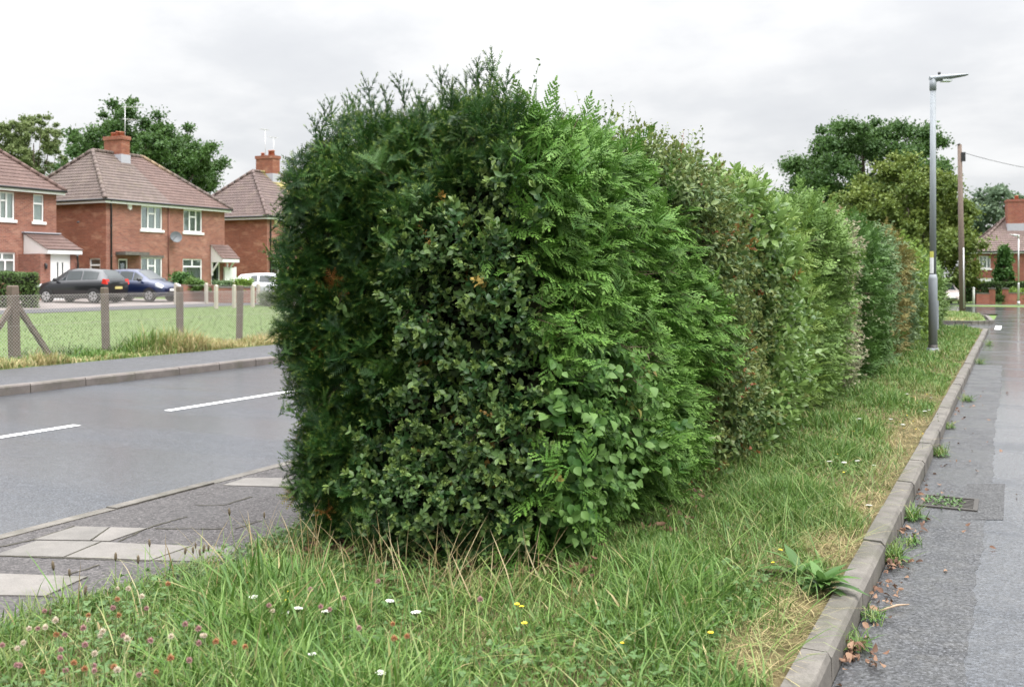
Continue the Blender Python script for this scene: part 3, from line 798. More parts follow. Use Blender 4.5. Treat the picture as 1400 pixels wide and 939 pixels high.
# shoots that stick out of the yew towards the road
sd = shell(60000, V0 - .3, 6.6, -.05, .03, 52); sd = sd[(unroll(sd) < .5) & (sd[:, 2] < 2.3)]; sd = sd[rng.permutation(len(sd))[:150]]
n = hedge_grad(sd); g = n * .9 + np.array((0, 0, .55)) + np.random.default_rng(53).normal(0, .25, n.shape)
parts_of[0].append(place(PR['yewup'], sd - n * .05, g, np.tile((0, 0, 1.0), (len(sd), 1)), np.random.default_rng(54).uniform(.45, .9, len(sd)), 55))
arch = [(390, 455, 362, 440), (388, 560, 362, 550), (392, 600, 366, 585), (392, 640, 368, 618), (396, 420, 376, 400), (404, 300, 388, 285), (412, 232, 398, 205), (440, 175, 426, 125), (450, 170, 438, 160), (398, 350, 380, 335), (396, 660, 376, 655), (400, 500, 378, 480)]
pa = np.array([at_px_z(a_, b_, 6.0) for a_, b_, _, _ in arch]); ga = np.array([at_px_z(c_, d_, 6.0) for _, _, c_, d_ in arch]) - pa
for _ in range(12): pa = pa - hedge_grad(pa) * (hedge_sdf(pa) + .09)[:, None] * .7   # rooted inside the foliage
ga = ga + hedge_grad(pa) * .06
parts_of[0].append(place(PR['yewup'], pa, ga, np.tile((0, -.3, 1.0), (len(pa), 1)), np.clip(np.linalg.norm(ga, axis=1) / .25 * 1.3, .7, 1.3), 58))
# long privet sprays reaching over the yew
sp_px = [(500, 330, 580, 372), (520, 360, 590, 400), (520, 285, 610, 320), (490, 400, 560, 425), (600, 250, 660, 280), (560, 235, 650, 290), (485, 520, 560, 540), (475, 660, 560, 640), (470, 690, 540, 660)]
pp, gg = [], []
for x0, y0, x1, y1 in sp_px:
    a = np.array(at_px_z(x1, y1, 5.75)); c = np.array(at_px_z(x0, y0, 5.6))
    for j in range(5):
        f = j / 4.0; pp.append(a + (c - a) * f); gg.append(c - a + np.random.default_rng(int(x0 + j)).normal(0, .05, 3))
parts_of[1].append(place(PR['privet'], np.array(pp), np.array(gg), np.tile((0, -.5, 1.0), (len(pp), 1)), np.full(len(pp), .95), 57))

# inner dead leaves and twigs that close the hedge
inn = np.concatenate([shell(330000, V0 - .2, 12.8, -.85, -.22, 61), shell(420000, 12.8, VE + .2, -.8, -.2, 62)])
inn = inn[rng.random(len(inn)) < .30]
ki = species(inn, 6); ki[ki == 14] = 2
QL = Proto(); QL.leaf((0, 0, 0), (0, 1, 0), (0, 0, 1), .11, .085, .2, .2); QL = [QL.done()]
ST = Proto(); ST.stick((0, 0, 0), (.01, .34, 0), .004); ST.stick((0, .12, 0), (.10, .27, .05), .003); ST.stick((0, .2, 0), (-.08, .3, -.04), .003); ST = [ST.done()]
def hedge_things():
    base_px = {}
    for q, (nm, lab, mt, cat) in enumerate(NAMES):
        V, T, Rr, P = join(parts_of[q])
        c = V.mean(0); loc = (float(np.clip(c[0], -3.6, -2.3)), float(max(c[1], V0 + .5)), .12 + float(dip(c[1])))
        o = empty(nm, loc); tag(o, lab, cat, 'shrubs grown together into one hedge')
        link('foliage', np_mesh('foliage', V, T, M[mt], rnd=Rr, tip=P, off=loc), o)
        if q == 14: 
            b = MB()
            for k in range(4):
                x = loc[0] - .2 + .12 * k; b.tube([(x, V0 + .5, .1), (x + .05, V0 + .46, .5), (x - .04, V0 + .42, .9), (x + .06, V0 + .38, 1.2)], [.006, .005, .004, .003], 5)
            b.obj('stem', M['twig'], o, loc); continue
        s = ki == q; p = inn[s]; r = np.random.default_rng(700 + q)
        a = place(QL, p, r.normal(0, 1, p.shape), r.normal(0, 1, p.shape), r.uniform(.7, 1.4, len(p)), 710 + q)
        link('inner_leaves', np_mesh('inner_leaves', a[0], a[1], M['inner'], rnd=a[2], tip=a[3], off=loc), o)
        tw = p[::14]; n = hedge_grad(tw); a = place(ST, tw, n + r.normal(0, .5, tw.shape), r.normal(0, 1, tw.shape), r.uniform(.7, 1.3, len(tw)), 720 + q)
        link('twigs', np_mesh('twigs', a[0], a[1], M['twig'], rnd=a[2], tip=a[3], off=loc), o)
        b = MB()
        for k in range(4):
            x = -2.95 + r.uniform(-.3, .3); y = max(V0 + 1.0, loc[1]) + r.uniform(-.25, .25); z0 = .05 + float(dip(y))
            b.tube([(x, y, z0), (x + r.uniform(-.1, .1), y + r.uniform(-.1, .1), z0 + .5), (x + r.uniform(-.2, .2), y + r.uniform(-.2, .2), z0 + 1.1), (x + r.uniform(-.25, .25), y + r.uniform(-.25, .25), z0 + 1.5)], [.05, .04, .025, .01], 7)
        b.obj('stem', M['bark'], o, loc)
hedge_things()
# a few red hips and browned leaves caught in the foliage

drain()
# ---------------------------------------------------------------- houses (local axes: +x out of the front, y along it, z up)
def wall_holes(b, L, Hh, holes, x=0.0, depth=.12, m=0, axis='y', flip=False):
    """a brick face of L x Hh with rectangular openings and their reveals"""
    ys = sorted({0, L, *[h[0] for h in holes], *[h[1] for h in holes]}); zs = sorted({0, Hh, *[h[2] for h in holes], *[h[3] for h in holes]})
    P = (lambda a, z, d: (x - d, a, z)) if axis == 'y' else (lambda a, z, d: (a, x + d, z))
    inside = lambda a, z: any(h[0] < a < h[1] and h[2] < z < h[3] for h in holes)
    for i in range(len(ys) - 1):
        for j in range(len(zs) - 1):
            if inside((ys[i] + ys[i + 1]) / 2, (zs[j] + zs[j + 1]) / 2): continue
            b.face([P(ys[i], zs[j], 0), P(ys[i + 1], zs[j], 0), P(ys[i + 1], zs[j + 1], 0), P(ys[i], zs[j + 1], 0)], m)
    for y0, y1, z0, z1 in holes:
        b.face([P(y0, z0, 0), P(y0, z1, 0), P(y0, z1, depth), P(y0, z0, depth)], m); b.face([P(y1, z0, 0), P(y1, z0, depth), P(y1, z1, depth), P(y1, z1, 0)], m)
        b.face([P(y0, z1, 0), P(y1, z1, 0), P(y1, z1, depth), P(y0, z1, depth)], m); b.face([P(y0, z0, 0), P(y0, z0, depth), P(y1, z0, depth), P(y1, z0, 0)], m)

def window(par, y0, y1, z0, z1, x, pattern, axis='y', sill=True, name='window', light=True):
    """upvc window set back in its opening: frame object > pane, sill, curtain"""
    def B(b, ya, yb, za, zb, d0, d1, m=0):
        if axis == 'y': b.box((x - d1, ya, za), (x - d0, yb, zb), m)
        else: b.box((ya, x + d0, za), (yb, x + d1, zb), m)
    t = .075; f = MB()
    B(f, y0, y0 + t, z0, z1, .05, .11); B(f, y1 - t, y1, z0, z1, .05, .11); B(f, y0 + t, y1 - t, z0, z0 + t, .05, .11); B(f, y0 + t, y1 - t, z1 - t, z1, .05, .11)
    for kind, a, lo, hi in pattern:
        if kind == 'v': c = y0 + (y1 - y0) * a; B(f, c - t * .55, c + t * .55, z0 + (z1 - z0) * lo + (t if lo == 0 else .03), z0 + (z1 - z0) * hi - (t if hi == 1 else .03), .048, .108)
        else: c = z0 + (z1 - z0) * a; B(f, y0 + (y1 - y0) * lo + t * .9, y0 + (y1 - y0) * hi - t * .9, c - t * .55, c + t * .55, .046, .106)
    w = f.obj(name, M['white'], par)
    g = MB(); B(g, y0 + t * .8, y1 - t * .8, z0 + t * .8, z1 - t * .8, .076, .084); g.obj('pane', M['glass'], w)
    c = MB()
    if light:
        n = 14
        for side in (0, 1):
            span = (y1 - y0) * .47; s0 = y0 + .04 if side == 0 else y1 - .04 - span
            for k in range(n):
                a0 = s0 + span * k / n; a1 = s0 + span * (k + 1) / n; d0 = .125 + .025 * (k % 2); d1 = .125 + .025 * ((k + 1) % 2)
                if axis == 'y': c.face([(x - d0, a0, z0), (x - d1, a1, z0), (x - d1, a1, z1), (x - d0, a0, z1)])
                else: c.face([(a0, x + d0, z0), (a1, x + d1, z0), (a1, x + d1, z1), (a0, x + d0, z1)])
        c.obj('curtain', M['curtain'], w)
    d = MB(); B(d, y0 - .05, y1 + .05, z0 - .05, z1 + .05, .5, .52); d.obj('room', M['dark_room'], w)
    if sill:
        s = MB(); B(s, y0 - .1, y1 + .1, z0 - .14, z0 - .004, -.07, .05); s.obj('sill', M['white'], w)
    return w
CASE = [('v', .34, 0, 1), ('v', .68, 0, 1), ('h', .68, .34, .68)]
TOPV = [('h', .7, 0, 1), ('v', .5, .7, 1)]
NARROW = [('h', .62, 0, 1)]

def hip_roof(par, L, D, ez, rz, r0, r1, ov, mats, split=None, left_over=None):
    """stepped tile courses on four hipped slopes; eaves overhang ov; ridge runs y=r0..r1 at x=-D/2"""
    b = MB(); nC = 17
    xr = -D / 2; e = ov
    fl, fr_, bl, br = (e, -e), (e, L + e), (-D - e, -e), (-D - e, L + e)
    def pt(c, rpt, t): return (c[0] + (rpt[0] - c[0]) * t, c[1] + (rpt[1] - c[1]) * t, ez + (rz - ez) * t)
    ra, rb = (xr, r0), (xr, r1)
    for (c0, p0, c1, p1, mi) in ((fl, ra, fr_, rb, 0), (br, rb, bl, ra, 0), (bl, ra, fl, ra, 1), (fr_, rb, br, rb, 1)):
        nx, ny = (c1[1] - c0[1]), -(c1[0] - c0[0]); nl = math.hypot(nx, ny); nx, ny = nx / nl, ny / nl
        for k in range(nC):
            t0, t1 = k / nC, (k + 1) / nC
            a, d, u, w = pt(c0, p0, t0), pt(c1, p1, t0), pt(c1, p1, t1), pt(c0, p0, t1)
            h = .022
            a2 = (a[0] + nx * h * .5, a[1] + ny * h * .5, a[2] + h); d2 = (d[0] + nx * h * .5, d[1] + ny * h * .5, d[2] + h)
            if split and mi == 0 and c0 is fl:
                f = lambda p, q: tuple(p[i] + (q[i] - p[i]) * (split - p[1]) / max(q[1] - p[1], 1e-6) for i in range(3))
                if a2[1] < split < d2[1] and w[1] < split < u[1]:
                    s0, s1, s2 = f(a2, d2), f(w, u), f(a, d)
                    b.face([a2, s0, s1, w], 0); b.face([s0, d2, u, s1], 2); b.face([a, s2, s0, a2], 0); b.face([s2, d, d2, s0], 2); continue
            m_ = (0 if not split else (2 if (c0 is fr_) else 0))
            b.face([a2, d2, u, w], m_); b.face([a, d, d2, a2], m_)
    rf = b.obj('roof', mats, par)
    t = MB()
    lift = lambda p, z: (p[0], p[1], p[2] + z)
    R_ = [pt(fl, ra, 0), pt(fl, ra, 1)], [pt(fr_, rb, 0), pt(fr_, rb, 1)], [pt(bl, ra, 0), pt(bl, ra, 1)], [pt(br, rb, 0), pt(br, rb, 1)], [pt(fl, ra, 1), pt(fr_, rb, 1)]
    for p, q in R_:
        for k in range(12):
            A = [p[i] + (q[i] - p[i]) * k / 12 for i in range(3)]; Bq = [p[i] + (q[i] - p[i]) * (k + .96) / 12 for i in range(3)]
            t.tube([lift(A, .02), lift(Bq, .035)], [.125, .115], 8)
    t.obj('ridge_tiles', mats[0], rf)
    s = MB()
    z1 = ez + .012; o = e - .03
    for a, c in (((o - .03, -o, z1 - .19), (o, L + o, z1)), ((-D - o, -o, z1 - .19), (-D - o + .03, L + o, z1)), ((-D - o + .03, -o, z1 - .19), (o - .03, -o + .03, z1)), ((-D - o + .03, L + o - .03, z1 - .19), (o - .03, L + o, z1))): s.box(a, c)
    s.box((-D - o + .03, -o + .03, z1 - .17), (o - .03, L + o - .03, z1 - .15))
    s.obj('fascia', M['white'], rf)
    g = MB(); gp = [(e + .02, -e - .02, z1 - .02), (e + .02, L + e + .02, z1 - .02)]
    g.tube(gp, .06, 8); g.tube([(e + .02, -e - .02, z1 - .02), (-D - e, -e - .02, z1 - .02)], .06, 8); g.tube([(e + .02, L + e + .02, z1 - .02), (-D - e, L + e + .02, z1 - .02)], .06, 8)
    g.obj('gutter', M['black_plastic'], rf)
    return rf
def chimney(par, cx, cy, z0, z1, wx, wy, pots, aerials, mat='brick_side'):
    b = MB(); b.box((cx - wx / 2, cy - wy / 2, z0), (cx + wx / 2, cy + wy / 2, z1 - .22)); b.box((cx - wx / 2 - .05, cy - wy / 2 - .05, z1 - .22), (cx + wx / 2 + .05, cy + wy / 2 + .05, z1)); 
    ch = b.obj('chimney', M[mat], par)
    f = MB(); f.box((cx - wx / 2 - .03, cy - wy / 2 - .03, z0 - .62), (cx + wx / 2 + .03, cy + wy / 2 + .03, z0 + .08)); pass; f.obj('flashing', M['lead'], ch)
    for px_, h in pots:
        p = MB(); p.tube([(cx + px_, cy, z1), (cx + px_, cy, z1 + h * .85), (cx + px_, cy, z1 + h * .86), (cx + px_, cy, z1 + h)], [.14, .11, .14, .13], 12); p.obj('chimney_pot', M['terracotta'], ch)
    for dx, dy, h, kind in aerials:
        a = MB(); x, y = cx + dx, cy + dy; a.tube([(x, y, z1 - .7), (x, y, z1 + h)], .022, 6)
        if kind == 'yagi':
            for zz, ln, an in ((h - .05, 1.1, .3), (h - .75, .9, -.25)):
                c, s = math.cos(an), math.sin(an); zt = z1 + zz
                a.tube([(x - s * .2, y - c * .2, zt), (x + s * ln, y + c * ln, zt + .1)], .014, 5)
                for k in range(8):
                    q = -.15 + (ln + .1) * k / 7; w = .28 - .012 * k; ex, ey = x + s * q, y + c * q; zz2 = zt + .1 * q / ln
                    a.tube([(ex - c * w, ey + s * w, zz2), (ex + c * w, ey - s * w, zz2)], .008, 4)
        else:
            zt = z1 + h; a.tube([(x, y - .5, zt), (x, y + .35, zt)], .012, 5)
            for k in range(6): a.tube([(x - .2, y - .45 + .15 * k, zt), (x + .2, y - .45 + .15 * k, zt)], .007, 4)
        a.obj('aerial', M['alu'], ch)
    return ch
def downpipe(par, x, y, z1):
    b = MB(); b.tube([(x, y, 0), (x, y, z1 - .5), (x + .1, y - .12, z1 - .22), (x + .22, y - .22, z1 - .05)], .045, 8)
    for k in range(3): b.tube([(x, y, .6 + k * 1.6), (x, y, .68 + k * 1.6)], .06, 8)
    b.obj('downpipe', M['black_plastic'], par)

UF = -43.0
def fr(px, u=UF): return v_on_u(px, u)
def win_px(x0, x1, y0, y1, v0, zg, u=UF):
    """window outline on the front plane in the house's own metres"""
    a, Za = fr(x0, u); b_, Zb = fr(x1, u)
    return a - v0, b_ - v0, z_at(y1, (Za + Zb) / 2) - zg, z_at(y0, (Za + Zb) / 2) - zg

def house_shell(name, lab, v0, L, D, zg, ez, rz, r0, r1, mats, front, side, split=None, uf=UF, matf='brick', mats_side='brick_side', rot=0, loc=None):
    o = empty(name, loc or (uf, v0, zg), rot); tag(o, lab, 'house', None)
    b = MB(); wall_holes(b, L, ez - .02, front); 
    wall_holes(b, 0, ez, []) if 0 else None
    b.face([(-D, L, -.5), (-D, 0, -.5), (-D, 0, ez), (-D, L, ez)], 0); b.face([(0, L, -.5), (-D, L, -.5), (-D, L, ez), (0, L, ez)], 1)
    hs = [(h[0], h[1], h[2], h[3]) for h in side]
    ys = sorted({-D, 0, *[h[0] for h in hs], *[h[1] for h in hs]}); zs = sorted({0, ez - .02, *[h[2] for h in hs], *[h[3] for h in hs]})
    for i in range(len(ys) - 1):
        for j in range(len(zs) - 1):
            ca, cz = (ys[i] + ys[i + 1]) / 2, (zs[j] + zs[j + 1]) / 2
            if any(h[0] < ca < h[1] and h[2] < cz < h[3] for h in hs): continue
            b.face([(ys[i], 0, zs[j]), (ys[i + 1], 0, zs[j]), (ys[i + 1], 0, zs[j + 1]), (ys[i], 0, zs[j + 1])], 1)
    for y0, y1, z0, z1 in hs:
        b.face([(y0, 0, z0), (y0, 0, z1), (y0, .12, z1), (y0, .12, z0)], 1); b.face([(y1, 0, z0), (y1, .12, z0), (y1, .12, z1), (y1, 0, z1)], 1); b.face([(y0, 0, z1), (y1, 0, z1), (y1, .12, z1), (y0, .12, z1)], 1)
    b.face([(0, 0, -.5), (0, L, -.5), (0, L, 0), (0, 0, 0)], 0); b.face([(-D, 0, -.5), (0, 0, -.5), (0, 0, 0), (-D, 0, 0)], 1)
    b.obj('wall', [M[matf], M[mats_side]], o)
    rf = hip_roof(o, L, D, ez, rz, r0, r1, .32, mats, split)
    return o, rf

# middle house ------------------------------------------------------------
va, Za = fr(145); vb, Zb = fr(307)
zg = .45; ez = z_at(272.5, Za) - zg - .02; L2 = vb - va
vr0 = 39.7 - va; vr1 = 43.35 - va; rz2 = 8.72 - zg
A = win_px(193, 222, 282, 314, va, zg); Bw = win_px(251, 276.5, 287, 317.5, va, zg); C = win_px(193, 222, 352, 388, va, zg); Dw = win_px(250, 276.5, 354, 389, va, zg)
door = win_px(162, 175, 354, 398, va, zg); door = (door[0], door[1] , 0.0, door[3]); porch_d = win_px(289, 301, 357, 398, va, zg); porch_d = (porch_d[0], porch_d[1], 0.0, porch_d[3])
sh = []
def side_px(x0, x1, y0, y1, v, zg):
    a, Za_ = u_on_v(x0, v); b_, Zb_ = u_on_v(x1, v)
    return a - UF, b_ - UF, z_at(y1, (Za_ + Zb_) / 2) - zg, z_at(y0, (Za_ + Zb_) / 2) - zg
S2 = side_px(122, 137, 353, 378, va, zg)
h2, rf2 = house_shell('brick_house', 'red brick house with a satellite dish and a half brown half red hipped roof', va, L2, 7.2, zg, ez, rz2, vr0, vr1, [M['roof_brown'], M['roof_brown'], M['roof_red']], [A, Bw, C, Dw, door, porch_d], [S2], split=(vr0 + vr1) / 2 + .35)
for w_, pt_ in ((A, CASE), (Bw, CASE), (C, CASE), (Dw, TOPV)): window(h2, *w_, 0, pt_)
window(h2, *S2, 0, NARROW, axis='x', sill=False)
def simple_door(par, d, dark=True, mat='white', name='door'):
    y0, y1, z0, z1 = d; b = MB(); t = .08
    b.box((-.12, y0, z0), (-.05, y0 + t, z1)); b.box((-.12, y1 - t, z0), (-.05, y1, z1)); b.box((-.12, y0 + t, z1 - t), (-.05, y1 - t, z1))
    dd = b.obj('door_frame', M['white'], par)
    p = MB(); p.box((-.11, y0 + t, z0), (-.07, y1 - t, z1 - t)); q = p.obj('door', M['dark_room'] if dark else M[mat], par)
    g = MB(); g.box((-.069, y0 + t + .12, z0 + .9), (-.062, y1 - t - .12, z1 - t - .15)); g.obj('pane', M['glass'], q)
    k = MB(); k.tube([(-.07, y0 + t + .08, 1.0), (-.02, y0 + t + .08, 1.0), (-.02, y0 + t + .16, 1.0)], .012, 6); k.obj('handle', M['grey_metal'], q)
simple_door(h2, door); simple_door(h2, porch_d)
cs = win_px(158, 191, 344.5, 349, va, zg); b = MB(); b.box((-.05, cs[0], cs[2]), (.75, cs[1], cs[3])); b.obj('door_canopy', M['kerb'], h2)
ln = win_px(192, 224, 349.5, 352, va, zg); b = MB(); b.box((-.02, ln[0], ln[3] - .12), (.02, ln[1], ln[3] + .02)); b.obj('lintel', M['kerb'], h2)
chimney(rf2, -3.6, (vr0 + vr1) / 2 - .1, rz2 - .15, z_at(189, 58.5) - zg, 1.4, .62, [(-.3, .25), (.08, .3), (.42, .25)], [(.55, .1, 1.75, 'yagi')])
downpipe(h2, .06, .3, ez); 
b = MB(); b.tube([(.05, L2 * .5 - .1, .1), (.05, L2 * .5 - .1, ez)], .035, 6); b.obj('party_wall_pipe', plain('brown_pipe', (.2, .08, .06), .7), h2)
ab = win_px(174, 179, 279, 287, va, zg); b = MB(); b.prism([(ab[0], ab[2] + .08), (ab[0] + .1, ab[2]), (ab[1] - .06, ab[2]), (ab[1], ab[2] + .08), (ab[1], ab[3]), (ab[0], ab[3])], 0, .0, .09); b.obj('alarm_box', M['white'], h2)
ds = win_px(229, 238, 318, 330, va, zg); cy_, cz_ = (ds[0] + ds[1]) / 2, (ds[2] + ds[3]) / 2
b = MB(); n = 18; rr_ = .33; ctr = Vector((.42, cy_, cz_)); ax = Vector((.8, -.45, .3)).normalized(); X = ax.orthogonal().normalized(); Y = ax.cross(X)
rings = [(0, -.09), (.5, -.065), (1, 0), (1.02, -.02)]
P_ = lambda f, d, j: tuple(ctr + (X * math.cos(6.2832 * j / n) + Y * math.sin(6.2832 * j / n)) * rr_ * f + ax * d)
for k in range(3):
    for j in range(n): b.face([P_(*rings[k], j), P_(*rings[k + 1], j), P_(*rings[k + 1], j + 1), P_(*rings[k], j + 1)], 0, True)
b.tube([tuple(ctr - ax * .09), (0, cy_, cz_ - .15)], .025, 6); b.tube([tuple(ctr - X * .3), tuple(ctr + ax * .35)], .014, 5)
b.obj('satellite_dish', plain('dark_dish', (.10, .11, .12), .5), h2)
# lean-to porch hood on brackets
def hood(par, y0, y1, zt, zb, out, mat):
    b = MB(); n = 5
    for k in range(n):
        t0, t1 = k / n, (k + 1) / n
        p = lambda t, y: (.02 + out * t, y, zt + (zb - zt) * t)
        a, c, d, e = p(t0, y0 - .06), p(t0, y1 + .06), p(t1, y1 + .06), p(t1, y0 - .06); up = lambda q, h: (q[0], q[1], q[2] + h)
        b.face([up(a, .01), up(c, .01), up(d, .045), up(e, .045)][::-1], 0); b.face([up(e, .045), up(d, .045), up(d, .0), up(e, .0)][::-1], 0)
    f = b.obj('hood_roof', mat, par)
    w = MB()
    for y in (y0, y1 - .06): w.prism([(.02, zt - .04), (out, zb - .02), (out, zb - .2), (.02, zb - .2)], 1, y, y + .06)
    w.box((out - .04, y0 + .06, zb - .2), (out, y1 - .06, zb - .015)); w.box((.02, y0 + .06, zb - .2), (out - .04, y1 - .06, zb - .17))
    w.obj('hood_board', M['white_rough'], par)
    return f
hp = win_px(288, 309, 335, 357, va, zg); hy0, hy1 = hp[0], hp[1] + .35
hood(h2, hy0, min(hy1, L2 + .25), hp[3], hp[2] + .12, .95, M['roof_red'])
for y in (hy0 + .02, min(hy1, L2 + .25) - .12):
    b = MB(); zb = hp[2] - .08
    b.box((.002, y, zb - .8), (.09, y + .09, zb)); b.prism([(.09, zb - .62), (.09, zb - .5), (.5, zb), (.62, zb)], 1, y, y + .08); b.obj('hood_bracket', M['white_rough'], h2)

# left house ----------------------------------------------------------------
v1b, Z1 = fr(77); L1 = 9.4; v1 = v1b - L1; ez1 = z_at(262, Z1) - zg
A1 = win_px(-8, 20, 262, 300, v1, zg); B1 = win_px(45.5, 60, 266, 303, v1, zg); C1 = win_px(-14, 21, 345, 380, v1, zg); D1 = win_px(40, 53, 348, 378, v1, zg)
h1, rf1 = house_shell('brick_house', 'red brick house at the left edge with a white front door in a lean-to porch', v1, L1, 7.2, zg, ez1, ez1 + 3.2, 2.9, L1 - 2.9, [M['roof_left'], M['roof_left'], M['roof_left']], [A1, B1, C1, D1], [])
window(h1, *A1, 0, [('v', .3, 0, 1), ('v', .62, 0, 1), ('h', .68, .3, .62)]); window(h1, *B1, 0, [('h', .66, 0, 1)]); window(h1, *C1, 0, TOPV + [('v', .62, 0, .7)]); window(h1, *D1, 0, NARROW, sill=False)
chimney(rf1, -3.6, L1 / 2, ez1 + 3.05, ez1 + 4.3, 1.5, .7, [(-.3, .35), (.25, .35)], [])
py0 = v_on_u(32, UF)[0] - v1; zt = z_at(319, 48.8) - zg; po = 1.75; zb = z_at(344, 47.5) - zg
hood(h1, py0, L1 + .1, zt, zb + .1, po, M['roof_left'])
b = MB(); b.box((0, py0 - .1, zt + .005), (.22, L1 + .12, zt + .06)); b.obj('porch_flashing', M['lead'], h1)
zc = zb - .1
b = MB(); dy0 = v_on_u(69, UF + po - .2)[0] - v1; dy1 = v_on_u(97, UF + po - .2)[0] - v1; dy1 = min(dy1, L1 - .12)
b.box((po - .45, dy0 - .55, -.3), (po - .2, dy0, zc)); b.box((po - .45, dy1, -.3), (po - .2, L1, zc)); b.box((.003, L1 - .2, -.3), (po - .45, L1, zc)); b.box((.003, dy0 - .55, -.3), (po - .45, dy0 - .35, zc))
b.obj('porch_wall', M['brick'], h1)
b = MB(); xf = po - .32
b.box((xf, dy0, 0), (xf + .06, dy0 + .07, zc)); b.box((xf, dy1 - .07, 0), (xf + .06, dy1, zc)); b.box((xf, dy0 + .07, zc - .07), (xf + .06, dy1 - .07, zc)); b.obj('door_frame', M['white'], h1)
b = MB(); b.box((xf + .01, dy0 + .07, 0), (xf + .05, dy1 - .07, zc - .07)); dr = b.obj('door', M['white'], h1)
b = MB(); w = dy1 - dy0
for f in (.36, .6): b.box((xf + .051, dy0 + w * f, .75), (xf + .058, dy0 + w * f + .07, zc - .4))
b.obj('pane', M['dark_room'], dr)
b = MB(); b.tube([(xf + .05, dy0 + w * .2, 1.0), (xf + .1, dy0 + w * .2, 1.0), (xf + .1, dy0 + w * .28, 1.0)], .014, 6); b.obj('handle', M['grey_metal'], dr)
b = MB(); b.tube([(po - .2, dy0 - .3, 1.75), (po - .12, dy0 - .3, 1.72), (po - .12, dy0 - .3, 1.5)], [.05, .07, .05], 8); b.obj('wall_lantern', M['black_plastic'], h1)
downpipe(h1, po - .12, L1 - .05, zc)

# right-hand neighbour -------------------------------------------------------
v3, Z3 = fr(365); ez3 = z_at(296, Z3) - zg; L3 = 9.4
A3 = win_px(397, 420, 300, 330, v3, zg); D3 = win_px(371, 379, 356, 398, v3, zg); D3 = (D3[0], D3[1] + .2, 0.0, D3[3]); W3 = (5.0, 6.8, .8, 2.2); W3b = (5.4, 6.8, 3.0, 4.3)
h3, rf3 = house_shell('brick_house', 'red brick house partly behind the yew, its hipped roof streaked with yellow lichen', v3, L3, 7.2, zg, ez3, ez3 + 3.35, 2.75, L3 - 2.9, [M['roof_grey'], M['roof_grey'], M['roof_grey']], [A3, D3, W3, W3b], [])
window(h3, *A3, 0, CASE); window(h3, *W3, 0, CASE); window(h3, *W3b, 0, CASE); simple_door(h3, D3)
chimney(rf3, -3.6, 4.3, ez3 + 3.2, ez3 + 4.55, 1.5, .75, [(-.45, .25), (.2, .38), (.45, .38)], [(-.4, .2, 1.9, 'bar'), (.35, .2, 1.3, 'bar')])
downpipe(h3, .06, .3, ez3)
cs = win_px(367, 384, 347, 352, v3, zg); b = MB(); b.box((-.05, cs[0], cs[2]), (.7, cs[1], cs[3])); b.obj('door_canopy', M['kerb'], h3)
b = MB(); yb = win_px(375, 380, 300, 308, v3, zg); b.prism([(yb[0], yb[2] + .08), (yb[0] + .1, yb[2]), (yb[1] - .06, yb[2]), (yb[1], yb[2] + .08), (yb[1], yb[3]), (yb[0], yb[3])], 0, 0, .09); b.obj('alarm_box', plain('cream_plastic', (.7, .6, .35), .5), h3)
# white timber side gate between the two
gv0, gv1 = vb + .12, v3 - .5
gx, Zg = v_on_u(308.5, UF + .2); gx2, _ = v_on_u(321, UF + .2)
o = empty('side_gate', (UF + .2, gx, zg)); tag(o, 'plain white side gate in the gap beside the porch with white brackets', 'gate')
zt_ = z_at(366, Zg) - zg; b = MB()
for k in range(5): b.box((-.02, (gx2 - gx) * k / 5 + .004, .05), (.02, (gx2 - gx) * (k + 1) / 5 - .004, zt_)); 
b.obj('board_panel', M['white_rough'], o); b = MB(); b.box((-.08, -.1, -.2), (.04, -.002, zt_ + .05)); b.box((-.08, gx2 - gx + .002, -.2), (.04, gx2 - gx + .1, zt_ + .05)); b.obj('gate_post', M['white_rough'], o)

# far house at the right -----------------------------------------------------
Z4 = 86.0; u4, v4 = at_depth(1334, Z4); z4 = -.35
rot4 = -1.18 - .25
L4 = 13.0; ez4 = z_at(344, Z4) - z4
def pw(x0, x1, y0, y1): s = Z4 / F; return ((x0 - 1334) * s * 1.03, (x1 - 1334) * s * 1.03, z_at(y1, Z4) - z4, z_at(y0, Z4) - z4)
W4 = [pw(1338, 1352, 350, 367), pw(1397, 1410, 345, 360), pw(1397, 1412, 366, 384), pw(1336, 1356, 380, 394)]
h4, rf4 = house_shell('brick_house', 'distant red brick house with a brown roof beyond the bend, behind a small conifer', 0, L4, 8.0, z4, ez4, ez4 + 3.2, 3.0, L4 - 3.0, [M['roof_far'], M['roof_far'], M['roof_far']], W4, [], matf='brick_far', mats_side='brick_far', rot=rot4, loc=(u4, v4, z4))
for w_ in W4[:3]: window(h4, *w_, 0, CASE)
b = MB(); y0, y1, z0, z1 = W4[3]; b.box((-.12, y0, z0), (-.05, y1, z1)); b.obj('garage_door', M['white'], h4)
chimney(rf4, -3.0, 3.6, ez4 + 2.4, ez4 + 4.6, 1.6, 1.6, [(-.3, .35), (.3, .35)], [], 'brick_far')
